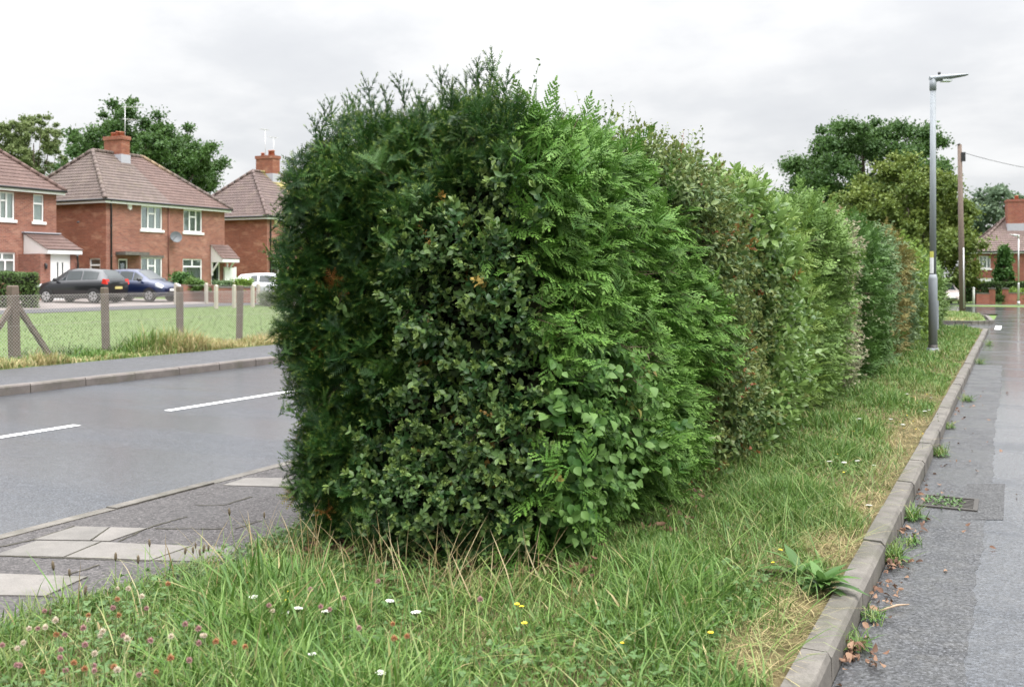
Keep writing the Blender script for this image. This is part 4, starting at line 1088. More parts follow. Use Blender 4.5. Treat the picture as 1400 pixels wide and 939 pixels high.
# ---------------------------------------------------------------- cars (local: +x forward)
def car_mats(name, col, metal=.3):
    return plain(name, col, .3, metal=metal, var=.03, coat=.8)
M['tyre'] = plain('tyre_rubber', (.02, .02, .02), .8)
M['alloy'] = plain('alloy_wheel', (.5, .5, .52), .35, metal=.6)
M['car_glass'] = plain('car_glass', (.03, .038, .04), .06, spec=.8, var=.05)
M['head'] = plain('headlight_lens', (.7, .73, .76), .12, spec=.8)
M['tail'] = plain('tail_lamp_red', (.5, .03, .02), .2)
M['plate_y'] = plain('rear_number_plate', (.5, .43, .17), .5)
M['plate_w'] = plain('front_number_plate', (.75, .75, .72), .5)
ST_CAR = [(-2.0, .36, .55, .84, .87, .66, .74, .70, .52), (-1.93, .28, .55, .96, .99, .77, .83, .78, .62), (-1.78, .25, .55, .98, 1.17, .80, .85, .80, .60), (-1.5, .24, .55, .975, 1.405, .81, .855, .81, .55), (-.9, .22, .55, .96, 1.465, .815, .86, .82, .575), (-.2, .22, .55, .945, 1.475, .82, .86, .82, .585),
          (.3, .22, .55, .93, 1.44, .82, .86, .815, .575), (.75, .22, .55, .915, 1.19, .82, .86, .81, .60), (1.15, .22, .55, .90, .965, .815, .86, .80, .63), (1.55, .23, .54, .84, .885, .81, .85, .77, .58), (1.85, .27, .52, .72, .75, .76, .80, .69, .5), (2.02, .36, .48, .60, .62, .6, .64, .57, .4)]
def car(name, lab, col, Lsc, hsc, loc, heading, group, detail=True):
    o = empty(name, loc, heading); tag(o, lab, 'car', group)
    S = [(s[0] * Lsc,) + tuple(z * hsc for z in s[1:5]) + s[5:] for s in ST_CAR]
    # smoother stations
    def at(x):
        xs = [s[0] for s in S]
        return [x] + [float(np.interp(x, xs, [s[k] for s in S])) for k in range(1, 9)]
    xs = sorted({*[s[0] for s in S]})
    def ring(x, off=0.0):
        _, zs, zm, zb, zt, ys, ym, yb, yt = at(x)
        return [(x, ys - .08, zs), (x, ys, zs + .05), (x, ym, zm), (x, ym - .005, zm + (zb - zm) * .6), (x, yb, zb), (x, yb - .02, zb + .015), (x, yt + .03, zt - .04), (x, yt - .06, zt + .005), (x, yt * .5, zt + .02), (x, 0, zt + .028)]
    b = MB()
    for sg in (1, -1):
        for i in range(len(xs) - 1):
            a, c = ring(xs[i]), ring(xs[i + 1])
            for k in range(len(a) - 1):
                q = [a[k], c[k], c[k + 1], a[k + 1]]; q = [(x, y * sg, z) for x, y, z in q]
                b.face(q if sg < 0 else q[::-1], 0, True)
            q = [(a[0][0], 0, a[0][2]), (c[0][0], 0, c[0][2]), c[0], a[0]]; b.face([(x, y * sg, z) for x, y, z in q], 0)
    for x in (xs[0], xs[-1]):
        rg = ring(x); b.face(rg + [(p[0], -p[1], p[2]) for p in rg[::-1]] + [(x, 0, rg[0][2])], 0)
    me = b.mesh('body', car_mats(name + '_paint', col)); bm = bmesh.new(); bm.from_mesh(me); bmesh.ops.remove_doubles(bm, verts=bm.verts, dist=.002); bmesh.ops.recalc_face_normals(bm, faces=bm.faces); bm.to_mesh(me); bm.free()
    link('body', me, o)
    # side glass
    for sg in (1, -1):
        for x0, x1 in ((-1.42, -.62), (-.54, .22), (.28, .78)) if detail else ((-1.42, .78),):
            g = MB(); n = 4
            for i in range(n):
                xa, xb = (x0 + (x1 - x0) * i / n) * Lsc, (x0 + (x1 - x0) * (i + 1) / n) * Lsc
                def pp(x, f):
                    r_ = ring(x); p, q = Vector(r_[5]), Vector(r_[6]); v = p + (q - p) * f; return (v.x, (v.y + .006) * sg, v.z)
                q = [pp(xa, .08), pp(xb, .08), pp(xb, .88), pp(xa, .88)]; g.face(q if sg > 0 else q[::-1], 0, True)
            g.obj('side_window', M['car_glass'], o)
    def screen(nm, x0, x1):
        g = MB(); n = 4
        for i in range(n):
            xa, xb = (x0 + (x1 - x0) * i / n) * Lsc, (x0 + (x1 - x0) * (i + 1) / n) * Lsc; ra, rb = ring(xa), ring(xb)
            up = lambda p, sg: (p[0], p[1] * sg * .96, p[2] + .009)
            for sg in (1, -1):
                for k in (7, 8):
                    q = [up(ra[k], sg), up(rb[k], sg), up(rb[k + 1], sg), up(ra[k + 1], sg)]; g.face(q if sg < 0 else q[::-1], 0, True)
        g.obj(nm, M['car_glass'], o)
    screen('windscreen', .36, 1.1); screen('rear_window', -1.9, -1.53)
    for x in (-1.27 * Lsc, 1.28 * Lsc):
        for sg in (1, -1):
            t = MB(); t.tube([(x, sg * .70, .30), (x, sg * .862, .30), (x, sg * .87, .30)], [.30, .30, .26], 22, sm=False); wh = t.obj('wheel', M['tyre'], o)
            r_ = MB(); r_.tube([(x, sg * .80, .30), (x, sg * .874, .30)], [.20, .20], 20, sm=False); r_.obj('rim', M['alloy'], wh)
            h = MB(); h.tube([(x, sg * .874, .30), (x, sg * .882, .30)], .05, 10); 
            for k in range(5):
                a = k * 1.2566 + .63; h.face([(x + math.cos(a) * .07, sg * .8765, .30 + math.sin(a) * .07), (x + math.cos(a + .35) * .18, sg * .8765, .30 + math.sin(a + .35) * .18), (x + math.cos(a - .35) * .18, sg * .8765, .30 + math.sin(a - .35) * .18)])
            h.obj('hub', M['tyre'], wh)
            a = MB(); n = 20; pr = []
            for k in range(n + 1): q = math.pi * (k / n) * 1.08 - .12; pr.append((x + .365 * math.cos(q), .30 + .365 * math.sin(q)))
            a.prism(pr[::-1] if sg < 0 else pr, 1, sg * .80, sg * .8635); a.obj('wheel_arch', M['black_plastic'], o)
    for sg in (1, -1):
        hl = MB(); hl.prism([(1.6 * Lsc, .70 * hsc), (1.93 * Lsc, .62 * hsc), (1.90 * Lsc, .73 * hsc), (1.62 * Lsc, .83 * hsc)], 1, sg * .55, sg * .812); hl.obj('headlight', M['head'], o)
        tl = MB(); tl.prism([(-1.985 * Lsc, .80 * hsc), (-1.72 * Lsc, .84 * hsc), (-1.76 * Lsc, 1.04 * hsc), (-1.93 * Lsc, 1.02 * hsc)], 1, sg * .60, sg * .845); tl.obj('tail_lamp', M['tail'], o)
        mi = MB(); mi.tube([(.78 * Lsc, sg * .80, .98 * hsc), (.76 * Lsc, sg * .92, 1.0 * hsc), (.74 * Lsc, sg * 1.0, 1.0 * hsc)], [.03, .09, .06], 8); mi.obj('wing_mirror', M['black_plastic'], o)
        bp = MB()
        for x in (-.60,): 
            pass
    gr = MB(); gr.box((1.9 * Lsc, -.42, .40), (2.03 * Lsc, .42, .50)); gr.obj('grille', M['black_plastic'], o)
    p = MB(); p.box((2.0 * Lsc, -.26, .50), (2.045 * Lsc, .26, .61)); p.obj('front_plate', M['plate_w'], o)
    p = MB(); p.box((-2.03 * Lsc, -.26, .62), (-1.9 * Lsc, .26, .73)); p.obj('rear_plate', M['plate_y'], o)
    sk = MB(); sk.box((-1.0 * Lsc, -.822, .20), (1.0 * Lsc, .822, .30)); sk.obj('sill_trim', M['black_plastic'], o)
    return o
def place_car(px, Z, phi, toward, **kw):
    """phi: angle between the car's side and the picture plane, measured at its own line of sight"""
    u, v = at_depth(px, Z); ray = math.atan2(v, u); left = ray + math.pi / 2
    hd = left - R(phi) if toward == 'left_away' else left + math.pi + (-R(phi)) if toward == 'right_near' else left + math.pi + R(phi)
    z = float(field_z(u, v)) + .025 if u < -20 else float(dip(v))
    return car(loc=(u, v, z), heading=hd, **kw)
CG = 'cars parked by the houses'
place_car(112, 45.0, 36, 'left_away', name='parked_car', lab='black hatchback with a red tail light, parked nearest the lean-to porch', col=(.012, .013, .016), Lsc=.93, hsc=1.03, group=CG)
place_car(190, 47.5, 38, 'right_near', name='parked_car', lab='dark blue hatchback with its front towards the road beside the black car', col=(.007, .016, .06), Lsc=.95, hsc=1.03, group=CG)
place_car(374, 50.0, 14, 'right_near', name='parked_car', lab='silver white car half hidden behind the yew end of the hedge', col=(.55, .56, .58), Lsc=1.0, hsc=.94, group=CG)
place_car(1291, 76, 75, 'right_near', name='parked_car', lab='pale car just visible between the far end of the hedge and the telegraph pole', col=(.6, .52, .5), Lsc=1.0, hsc=1.08, group=None)

# ---------------------------------------------------------------- chain-link fence
FU = -15.5
def fence():
    vs = [v_on_u(x, FU)[0] for x in (20, 145, 246, 327)]; st = (vs[3] - vs[0]) / 3
    allv = [vs[0] - st * 3, vs[0] - st * 2, vs[0] - st] + vs + [vs[3] + st * k for k in range(1, 9)]
    zb = float(field_z(FU, 0)); o = empty('chain_link_fence', (FU, vs[0], zb)); tag(o, 'chain link fence on weathered timber posts along the far pavement', 'fence')
    off = (FU, vs[0], zb)
    for k, v in enumerate(allv):
        b = MB(); big = k == 3; w = .07 if big else .052; h = 1.32 if big else 1.27; tl = random.uniform(-.02, .02)
        n = 4; prof = [(-w, -w), (w, -w), (w, w), (-w, w)]
        i = len(b.v)
        for zz, s in ((-.2, 1), (h - .02, 1), (h, .8)): b.v += [(FU + x * s + tl * zz, v + y * s + tl * zz, zb + zz) for x, y in prof]
        for lv in range(2):
            for q in range(4): b.f.append([i + lv * 4 + q, i + lv * 4 + (q + 1) % 4, i + lv * 4 + 4 + (q + 1) % 4, i + lv * 4 + 4 + q])
        b.f.append([i + 8, i + 9, i + 10, i + 11]); b.m += [0] * 9; b.sm += [False] * 9
        b.obj('post', M['wood_post'], o, off)
    for sg in (1, -1):
        b = MB(); b.tube([(FU - .0, vs[0] + sg * .06, zb + .95), (FU, vs[0] + sg * .78, zb - .05)], .055, 4, sm=False); b.obj('brace', M['wood_post'], o, off)
    for hz in (.08, .62, 1.14):
        b = MB(); b.tube([(FU + .07, allv[0], zb + hz), (FU + .07, allv[-1], zb + hz)], .0035, 4); b.obj('straining_wire', M['wire'], o, off)
    b = MB(); H_ = 1.12; p = .062; lo, hi = allv[0], allv[-1]; v = lo - H_
    w = .0034
    while v < hi:
        for sg in (1, -1):
            a, c = (v, v + H_) if sg > 0 else (v + H_, v)
            za, zc = 0.0, H_
            x = FU + .075 + (.004 if sg > 0 else 0)
            b.face([(x, a - w, zb + .04 + za), (x, a + w, zb + .04 + za), (x, c + w, zb + .04 + zc), (x, c - w, zb + .04 + zc)])
            b.face([(x - .003, a - w, zb + .04 + za), (x - .003, c - w, zb + .04 + zc), (x - .003, c + w, zb + .04 + zc), (x - .003, a + w, zb + .04 + za)])
        v += p
    b.obj('wire_mesh', M['wire'], o, off)
fence()
# the front gardens' low wire fence on concrete posts, a brick planter wall and its plants
def garden_fence():
    Z = 44.0; pts = [(240.5, 44), (282, 45), (295.5, 40.5), (320, 41.5), (345.5, 42.5), (353, 46), (384, 44), (410, 46)]
    u0, v0 = at_depth(240, 44); z0 = float(field_z(u0, v0)); o = empty('garden_fence', (u0, v0, z0)); tag(o, 'low wire fence on pale concrete posts in front of the planted brick wall', 'fence')
    P = []
    for px, zd in pts:
        u, v = at_depth(px, zd); z = float(field_z(u, v)); P.append((u, v, z))
        b = MB(); b.box((u - .06, v - .06, z - .2), (u + .06, v + .06, z + .92)); b.prism([(u - .06, z + .92), (u + .06, z + .92), (u, z + .97)], 1, v - .06, v + .06); b.obj('post', M['post_conc'], o, (u0, v0, z0))
    for hz in (.3, .6, .86):
        b = MB(); L = [(P[k][0], P[k][1], P[k][2] + hz) for k in (2, 3, 4, 6, 7)]; b.tube(L, .006, 4)
        b.tube([(P[k][0], P[k][1], P[k][2] + hz) for k in (0, 1, 5)], .006, 4); b.obj('rail_wire', M['wire'], o, (u0, v0, z0))
garden_fence()
def low_wall(name, lab, pts, h, mat, th=.22, cap=True, cat='wall'):
    u0, v0, z0 = pts[0]; o = empty(name, pts[0]); tag(o, lab, cat)
    b = MB(); c = MB()
    for k in range(len(pts) - 1):
        a, d = Vector(pts[k]), Vector(pts[k + 1]); e = (d - a); n = Vector((-e.y, e.x, 0)).normalized() * th / 2; n2 = n * 1.25
        i = [a + n, d + n, d - n, a - n]
        b.face([(q.x, q.y, q.z - .2) for q in i][::-1]); b.face([(q.x, q.y, q.z + h) for q in i])
        for s in range(4): q, w = i[s], i[(s + 1) % 4]; b.face([(q.x, q.y, q.z - .2), (w.x, w.y, w.z - .2), (w.x, w.y, w.z + h), (q.x, q.y, q.z + h)])
        i = [a + n2, d + n2, d - n2, a - n2]
        for s in range(4): q, w = i[s], i[(s + 1) % 4]; c.face([(q.x, q.y, q.z + h + .003), (w.x, w.y, w.z + h + .003), (w.x, w.y, w.z + h + .07), (q.x, q.y, q.z + h + .07)])
        c.face([(q.x, q.y, q.z + h + .07) for q in i]); c.face([(q.x, q.y, q.z + h + .003) for q in i][::-1])
    b.obj('brickwork', M[mat], o, pts[0])
    if cap: c.obj('coping', M['kerb'], o, pts[0])
    return o
def gp(px, Z, dz=0): u, v = at_depth(px, Z); return (u, v, (float(field_z(u, v)) if u < -14.4 else float(dip(v)) + .1) + dz)
low_wall('planter_wall', 'low red brick planter wall with plants on top, in front of the middle house', [gp(249, 47.5), gp(283, 48.5), gp(296, 47)], .85, 'brick_low', cap=False)
low_wall('garden_wall', 'longer low brown brick garden wall behind the pale concrete posts', [gp(296, 46.6), gp(355, 47.5)], .72, 'brick_low')
# ---------------------------------------------------------------- shrubs, hedges and trees made of leaf clumps
def leaf_soup(C, rad, n_per, size, seed, flat=.75, shade=None):
    """C clump centres, rad clump radii -> bent leaf-spray faces spread through each clump's shell"""
    r = np.random.default_rng(seed); C = np.asarray(C, float); N = len(C)
    idx = np.repeat(np.arange(N), n_per); M_ = len(idx)
    d = r.normal(size=(M_, 3)); d /= np.linalg.norm(d, axis=1, keepdims=True)
    rr = np.asarray(rad)[idx] * np.minimum(np.abs(r.normal(0, .62, M_)) + .12, 1.7)
    p = C[idx] + d * rr[:, None] * (1, 1, flat)
    y = d * .6 + r.normal(0, .6, (M_, 3)); y[:, 2] += .1; y /= np.linalg.norm(y, axis=1, keepdims=True)
    n = d * .5 + r.normal(0, .5, (M_, 3)) + (0, 0, .6); n -= y * (n * y).sum(1, keepdims=True); n /= np.linalg.norm(n, axis=1, keepdims=True)
    x = np.cross(y, n); s = size * r.uniform(.6, 1.3, M_)[:, None]
    A = p - y * s * .5; B_ = p + x * s * .34 + n * s * .1; Cc = p + y * s * .5 - n * s * .1; D = p - x * s * .34 + n * s * .1
    V = np.stack([A, B_, Cc, D], 1).reshape(-1, 3); k = np.arange(M_) * 4
    T = np.concatenate([np.stack([k, k + 1, k + 2], 1), np.stack([k, k + 2, k + 3], 1)])
    cr = r.random(N)
    rnd = np.clip(cr[idx] * .55 + r.random(M_) * .45, 0, .999)
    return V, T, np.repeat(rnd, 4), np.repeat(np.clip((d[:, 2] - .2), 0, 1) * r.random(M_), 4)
def tree(name, lab, px, Z, top_y, width_px, mat, group=None, seed=1, trunk_h=.25, n=120, clump=.16, nper=170, leaf=.3, shape='round', zb=None, base_y=None, cat='tree', lean=0, low=.18):
    r = np.random.default_rng(seed); u, v = at_depth(px, Z); z0 = zb if zb is not None else (float(field_z(u, v)) if u < -14.4 else float(dip(v)))
    H = z_at(top_y, Z) - z0; W = width_px * Z / F
    o = empty(name, (u, v, z0)); tag(o, lab, cat, group)
    C, rad = [], []
    cz = H * (.5 + low * .5 + .02); hz = H * (1 - low) / 2
    if shape == 'cone':
        for k in range(n):
            z = r.uniform(-1, 1); w = (1 - z) / 2 * r.uniform(.7, 1); a = r.uniform(0, 6.28)
            C.append(np.array((math.cos(a) * w * W * .44, math.sin(a) * w * W * .44, cz + z * hz * .88))); rad.append(W * clump * .6 * r.uniform(.55, 1.15))
    else:
        nb = 24 if shape == 'oak' else 20
        B = []
        for k in range(nb):                              # boughs spread over the crown, none too close to another
            best = None
            for _ in range(30):
                d = r.normal(size=3); d /= np.linalg.norm(d)
                if d[2] < (-.5 if shape == 'oak' else -.75): continue
                d = d * r.uniform(.5, .8)
                m = min([np.linalg.norm(d - q) for q in B] or [9])
                if best is None or m > best[0]: best = (m, d)
            B.append(best[1])
        for _ in range(n // 3):                          # filling between the boughs
            d = r.normal(size=3); d /= np.linalg.norm(d); d *= r.random() ** .4 * .82
            if d[2] < -.6: continue
            C.append(np.array((d[0] * W * .5, d[1] * W * .5, cz + d[2] * hz))); rad.append(W * clump * r.uniform(.7, 1.2))
        for d in B:
            br = r.uniform(.30, .46); c0 = np.array((d[0] * W * .5, d[1] * W * .5, cz + d[2] * hz))
            for _ in range(max(3, n // nb)):
                e = r.normal(size=3); e /= np.linalg.norm(e)
                if e @ d < -.35: e = -e
                q = c0 + e * r.uniform(.35, 1.05) * br * np.array((W * .5, W * .5, hz * .8)); C.append(q); rad.append(W * clump * r.uniform(.45, 1.05))
    V, T, Rn, P = leaf_soup(C, rad, nper, leaf, seed + 5)
    link('crown', np_mesh('crown', V, T, M[mat], rnd=Rn, tip=P), o)
    b = MB(); tr = max(.12, W * .035)
    th = H * trunk_h
    b.tube([(0, 0, -.3), (0, 0, th * .5), (lean * .3, .1, th), (lean * .6, 0, H * .5), (lean, 0, H * .78)], [tr * 1.3, tr, tr * .9, tr * .6, tr * .2], 10)
    for c in C[::max(1, len(C) // 24)]:
        s = np.array((lean * .3, 0, th * r.uniform(.8, 1.6))); m_ = (s + c) / 2 + (0, 0, -H * .03)
        b.tube([tuple(s), tuple(m_), tuple(c)], [tr * .42, tr * .25, tr * .06], 6)
    b.obj('trunk', M['bark'], o)
    return o
TG = 'trees standing behind the houses'
tree('oak_tree', 'large dark green oak rising behind the middle house', 198, 88, 150, 214, 'oak', None, 1, n=380, clump=.07, nper=260, leaf=.27, shape='oak', low=.06)
tree('birch_tree', 'pale feathery birch between the left house and the oak', 46, 92, 142, 92, 'birch', TG, 3, n=200, clump=.075, nper=130, leaf=.22, low=.2, shape='round')
tree('birch_tree', 'pale feathery birch cut by the left edge, above the left roof', 2, 92, 155, 96, 'birch', TG, 4, n=200, clump=.075, nper=130, leaf=.22, low=.2)
tree('oak_tree', 'tall spreading dark oak behind the far half of the hedge', 1180, 105, 155, 236, 'oak', None, 6, n=350, clump=.07, nper=260, leaf=.32, shape='oak', low=.06, zb=-.5)
tree('rounded_tree', 'olive green rounded tree standing behind the street lamp and telegraph pole', 1240, 80, 222, 200, 'olive_t', None, 8, n=340, clump=.07, nper=240, leaf=.26, low=.02, zb=-.5, trunk_h=.12)
tree('pale_tree', 'distant pale green tree above the roof of the far house', 1362, 125, 246, 84, 'pale_t', None, 9, n=50, clump=.18, nper=170, leaf=.5, low=.1, zb=-.5)
tree('pale_tree', 'distant greyish tree cut by the right edge beyond the far house', 1412, 135, 268, 70, 'pale_t', None, 10, n=40, clump=.2, nper=150, leaf=.5, low=.1, zb=-.5)
tree('small_conifer', 'small dark conical conifer in front of the far house', 1373, 81, 333, 44, 'dark_cy', None, 12, n=90, clump=.2, nper=120, leaf=.22, shape='cone', low=.02, zb=-.4, cat='conifer')
# bushes
def bush(name, lab, px, Z, x0, x1, ytop, mat, seed, cat='bush', leaf=.1, group=None, nper=220, lift=0.0, h_min=.3):
    r = np.random.default_rng(seed); u, v = at_depth(px, Z); z0 = (float(field_z(u, v)) if u < -14.4 else float(dip(v)) + .1) + lift
    W = (x1 - x0) * Z / F; H = max(h_min, z_at(ytop, Z) - z0); o = empty(name, (u, v, z0)); tag(o, lab, cat, group)
    n = 26; C = []; 
    for k in range(n): a = r.uniform(0, 6.28); q = r.random() ** .5 * W * .36; t = r.random(); C.append((math.cos(a) * q * CA, math.cos(a) * q * SA * .5 + math.sin(a) * q * .7, H * (.15 + .68 * t * (1 - (q / W) ** 2))))
    V, T, Rn, P = leaf_soup(C, np.full(n, min(W, H * 1.4) * .22), nper, leaf, seed)
    V[:, 2] = np.maximum(V[:, 2], .01)
    link('foliage', np_mesh('foliage', V, T, M[mat], rnd=Rn, tip=P), o)
    b = MB()
    for k in range(4): b.tube([(0, 0, -.05), C[k * 5]], [.03, .01], 5)
    b.obj('stem', M['bark'], o); return o
bush('round_bush', 'rounded dark green bush below the satellite dish wall', 246, 49, 231, 263, 366, 'dark_cy', 21, leaf=.12)
bush('low_bush', 'low light green planting spilling over the brick planter wall', 268, 48, 250, 284, 379, 'far_green', 22, leaf=.1, lift=.5)
bush('low_bush', 'pale grassy planting on top of the garden wall', 304, 47.6, 282, 324, 382, 'sage', 23, leaf=.1, lift=.5)
bush('low_bush', 'yellow green bush beside the white side gate', 330, 47.5, 314, 345, 376, 'gold', 24, leaf=.1, lift=.3)
bush('dark_bush', 'dark green bush in front of the silver white car', 369, 43.5, 352, 386, 396, 'box_hedge', 25, leaf=.08)
def clipped(name, lab, corners, zb, h, mat, seed, leaf, dens, group=None):
    """a clipped hedge: quadrilateral footprint, fine leaves through a thin shell, dark inner leaves"""
    r = np.random.default_rng(seed); q = np.array(corners, float); c = q.mean(0); o = empty(name, (c[0], c[1], zb)); tag(o, lab, 'hedge', group)
    a, bb = q[1] - q[0], q[3] - q[0]; A = np.linalg.norm(a); Bn = np.linalg.norm(bb)
    pts, nor = [], []
    for face in range(5):
        ar = (A * h, A * h, Bn * h, Bn * h, A * Bn)[face]; n = int(ar * dens); s, t_ = r.random(n), r.random(n)
        if face < 2: p = q[0] + np.outer(s, a) + bb * (0 if face == 0 else 1); z = t_ * h; nn = np.tile(np.append((-bb if face == 0 else bb) / Bn, 0), (n, 1))
        elif face < 4: p = q[0] + np.outer(s, bb) + a * (0 if face == 2 else 1); z = t_ * h; nn = np.tile(np.append((-a if face == 2 else a) / A, 0), (n, 1))
        else: p = q[0] + np.outer(s, a) + np.outer(t_, bb); z = np.full(n, h); nn = np.tile((0, 0, 1.0), (n, 1))
        P3 = np.column_stack([p - c, z]); P3 += nn * (wob(P3, 3, seed)[:, None] * .05 - r.random(n)[:, None] * .12); pts.append(P3); nor.append(nn)
    p = np.concatenate(pts); n = np.concatenate(nor); p[:, 2] = np.maximum(p[:, 2], .02)
    pr = Proto(); pr.leaf((0, 0, 0), (0, 1, 0), (0, 0, 1), leaf, leaf * .6, .25, .2); pr = [pr.done()]
    g = n * .6 + r.normal(0, .6, p.shape) + (0, 0, .3); V, T, Rn, P = place(pr, p, g, n + r.normal(0, .4, p.shape), r.uniform(.7, 1.3, len(p)), seed)
    link('foliage', np_mesh('foliage', V, T, M[mat], rnd=Rn, tip=P), o)
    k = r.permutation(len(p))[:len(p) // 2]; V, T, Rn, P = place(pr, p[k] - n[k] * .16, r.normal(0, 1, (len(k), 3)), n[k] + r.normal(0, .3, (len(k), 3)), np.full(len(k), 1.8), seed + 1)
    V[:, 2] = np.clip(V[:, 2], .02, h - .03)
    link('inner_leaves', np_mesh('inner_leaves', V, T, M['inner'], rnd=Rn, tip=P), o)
    return o
def gq(*pz): return [at_depth(p, z) for p, z in pz]
c4 = gq((-60, 38.5), (52, 38.5), (48, 41), (-66, 41)); zc_ = float(field_z(*c4[1]))
clipped('clipped_hedge', 'neatly clipped dark green hedge in front of the left house', c4, zc_, z_at(373, 38.5) - zc_, 'box_hedge', 31, .07, 420)
c5 = gq((1321, 79.5), (1440, 79.5), (1444, 81.5), (1321, 81.5)); 
clipped('clipped_hedge', 'long clipped dark green hedge below the far house at the right', c5, -.45, z_at(386, 79.5) + .45, 'box_hedge', 32, .12, 200)
# far front walls
zf = -.38
def fw(px, Z=76.8): u, v = at_depth(px, Z); return (u, v, zf)
low_wall('brick_front_wall', 'red brick front wall between a white post and a brick pier across the bend', [fw(1334), fw(1352)], z_at(400.5, 76.8) - zf - .07, 'brick_far')
low_wall('brick_front_wall', 'red brick front wall at the right edge by the far lamp post', [fw(1377), fw(1420)], z_at(400, 76.8) - zf - .07, 'brick_far')
for px, lab in ((1356.5, 'red brick pier at the right end of the far front wall'), (1374.5, 'red brick pier at the left end of the edge wall, beside the low shrub')):
    u, v, z = fw(px); o = empty('brick_pier', (u, v, z)); tag(o, lab, 'pier', 'brick piers across the bend'); b = MB(); b.box((-.22, -.22, -.3), (.22, .22, 1.0)); b.obj('brickwork', M['brick_far'], o); b = MB(); b.box((-.27, -.27, 1.003), (.27, .27, 1.08)); b.prism([(-.2, 1.08), (.2, 1.08), (0, 1.16)], 1, -.2, .2); b.obj('cap', M['kerb'], o)
u, v, z = fw(1331, 76.4); o = empty('white_post', (u, v, z)); tag(o, 'short white gate post at the left end of the far front wall', 'post'); b = MB(); b.tube([(0, 0, -.2), (0, 0, 1.02), (0, 0, 1.06)], [.09, .09, .07], 8); b.obj('shaft', M['white_rough'], o); b = MB(); b.tube([(0, 0, 1.05), (0, 0, 1.12), (0, 0, 1.16)], [.11, .10, .03], 10); b.obj('cap', M['white_rough'], o)
bush('dark_bush', 'dark low bush filling the gap between the two brick piers', 1366, 76.8, 1358, 1374, 402, 'box_hedge', 26, leaf=.1, lift=-.0)
bush('low_bush', 'yellow green shrub showing over the edge wall at the right', 1386, 77.6, 1360, 1412, 393, 'gold', 27, leaf=.13)
bush('dark_bush', 'dark shaded shrub at the foot of the olive green tree', 1300, 79, 1282, 1322, 382, 'dark_cy', 28, leaf=.2)

# ---------------------------------------------------------------- lamp posts, pole and cable
def street_lamp(lab, px, Z, z0, top, arm, arm_dir, group, mat='grey_metal', detail=True):
    u, v = at_depth(px, Z); H = top - z0; o = empty('street_lamp', (u, v, z0), arm_dir); tag(o, lab, 'street lamp', group)
    b = MB(); b.tube([(0, 0, -.2), (0, 0, .1)], [.105, .105], 16); b.tube([(0, 0, .1), (0, 0, 1.42), (0, 0, 1.5)], [.08, .08, .062], 16); b.tube([(0, 0, 1.5), (0, 0, H - .1)], [.062, .05], 14)
    pole = b.obj('column', M[mat], o)
    b = MB(); b.tube([(0, 0, -.01), (0, 0, .16)], [.088, .085], 16); b.obj('base_sleeve', M['iron'], o)
    b = MB(); b.tube([(0, 0, H - .22), (0, 0, H + .0)], .062, 12); b.tube([(0, 0, H - .03), (.16, 0, H)], .042, 10); b.obj('bracket', M[mat], o)
    # flat lantern, fatter at the bracket and thin at the far end
    b = MB(); n = 12; P = []
    for x, w, t0, t1 in ((-.06, .05, -.05, .03), (.03, .075, -.062, .042), (.18, .11, -.06, .05), (.34, .12, -.042, .045), (.5, .11, -.02, .042), (.62, .09, -.0, .036), (.66, .04, .01, .03)):
        x *= arm / .66; P.append([(x, w * math.cos(6.2832 * k / n), H + .02 + (t0 + t1) / 2 + (t1 - t0) / 2 * math.sin(6.2832 * k / n) + x * .05) for k in range(n)])
    for k in range(len(P) - 1):
        for j in range(n): b.face([P[k][j], P[k + 1][j], P[k + 1][(j + 1) % n], P[k][(j + 1) % n]], 0, True)
    b.face(P[0]); b.face(P[-1][::-1]); ln_ = b.obj('lantern', M[mat], o)
    b = MB(); b.tube([(.12, 0, H + .05), (.12, 0, H + .12), (.12, 0, H + .13)], [.028, .028, .015], 8); b.obj('photocell', M['black_plastic'], ln_)
    b = MB(); b.box((.16 * arm / .66, -.08, H - .056), (.34 * arm / .66, .08, H - .02)); b.obj('lens', M['head'], ln_)
    if detail:
        b = MB(); b.box((.06, -.045, .45), (.092, .045, 1.0)); b.obj('door', M[mat], pole)
        for nm, zz, h, mt in (('yellow_sticker', z_at(348, Z) - z0, .12, 'sticker'), ('white_sticker', z_at(363, Z) - z0, .30, 'sticker_w')):
            b = MB(); rr2 = .0625
            for k in range(6):
                a0, a1 = -arm_dir - 2.6 + .22 * k, -arm_dir - 2.6 + .22 * (k + 1)
                b.face([(rr2 * math.cos(a0), rr2 * math.sin(a0), zz - h / 2), (rr2 * math.cos(a1), rr2 * math.sin(a1), zz - h / 2), (rr2 * math.cos(a1), rr2 * math.sin(a1), zz + h / 2), (rr2 * math.cos(a0), rr2 * math.sin(a0), zz + h / 2)])
            b.obj(nm, M[mt], pole)
    return o
uL, vL = ground(1274.5, 482, .15); ZL = -uL * SA + vL * CA
street_lamp('tall grey street lamp with a flat lantern standing on the verge beside the hedge', 1275.5, ZL, .14, z_at(108, ZL), .66, YAW - .02, None)
street_lamp('thin distant street lamp in front of the far house at the right edge', 1392.5, 75.5, zf, z_at(322, 75.5), .75, YAW + math.pi + .1, None, 'alu', False)
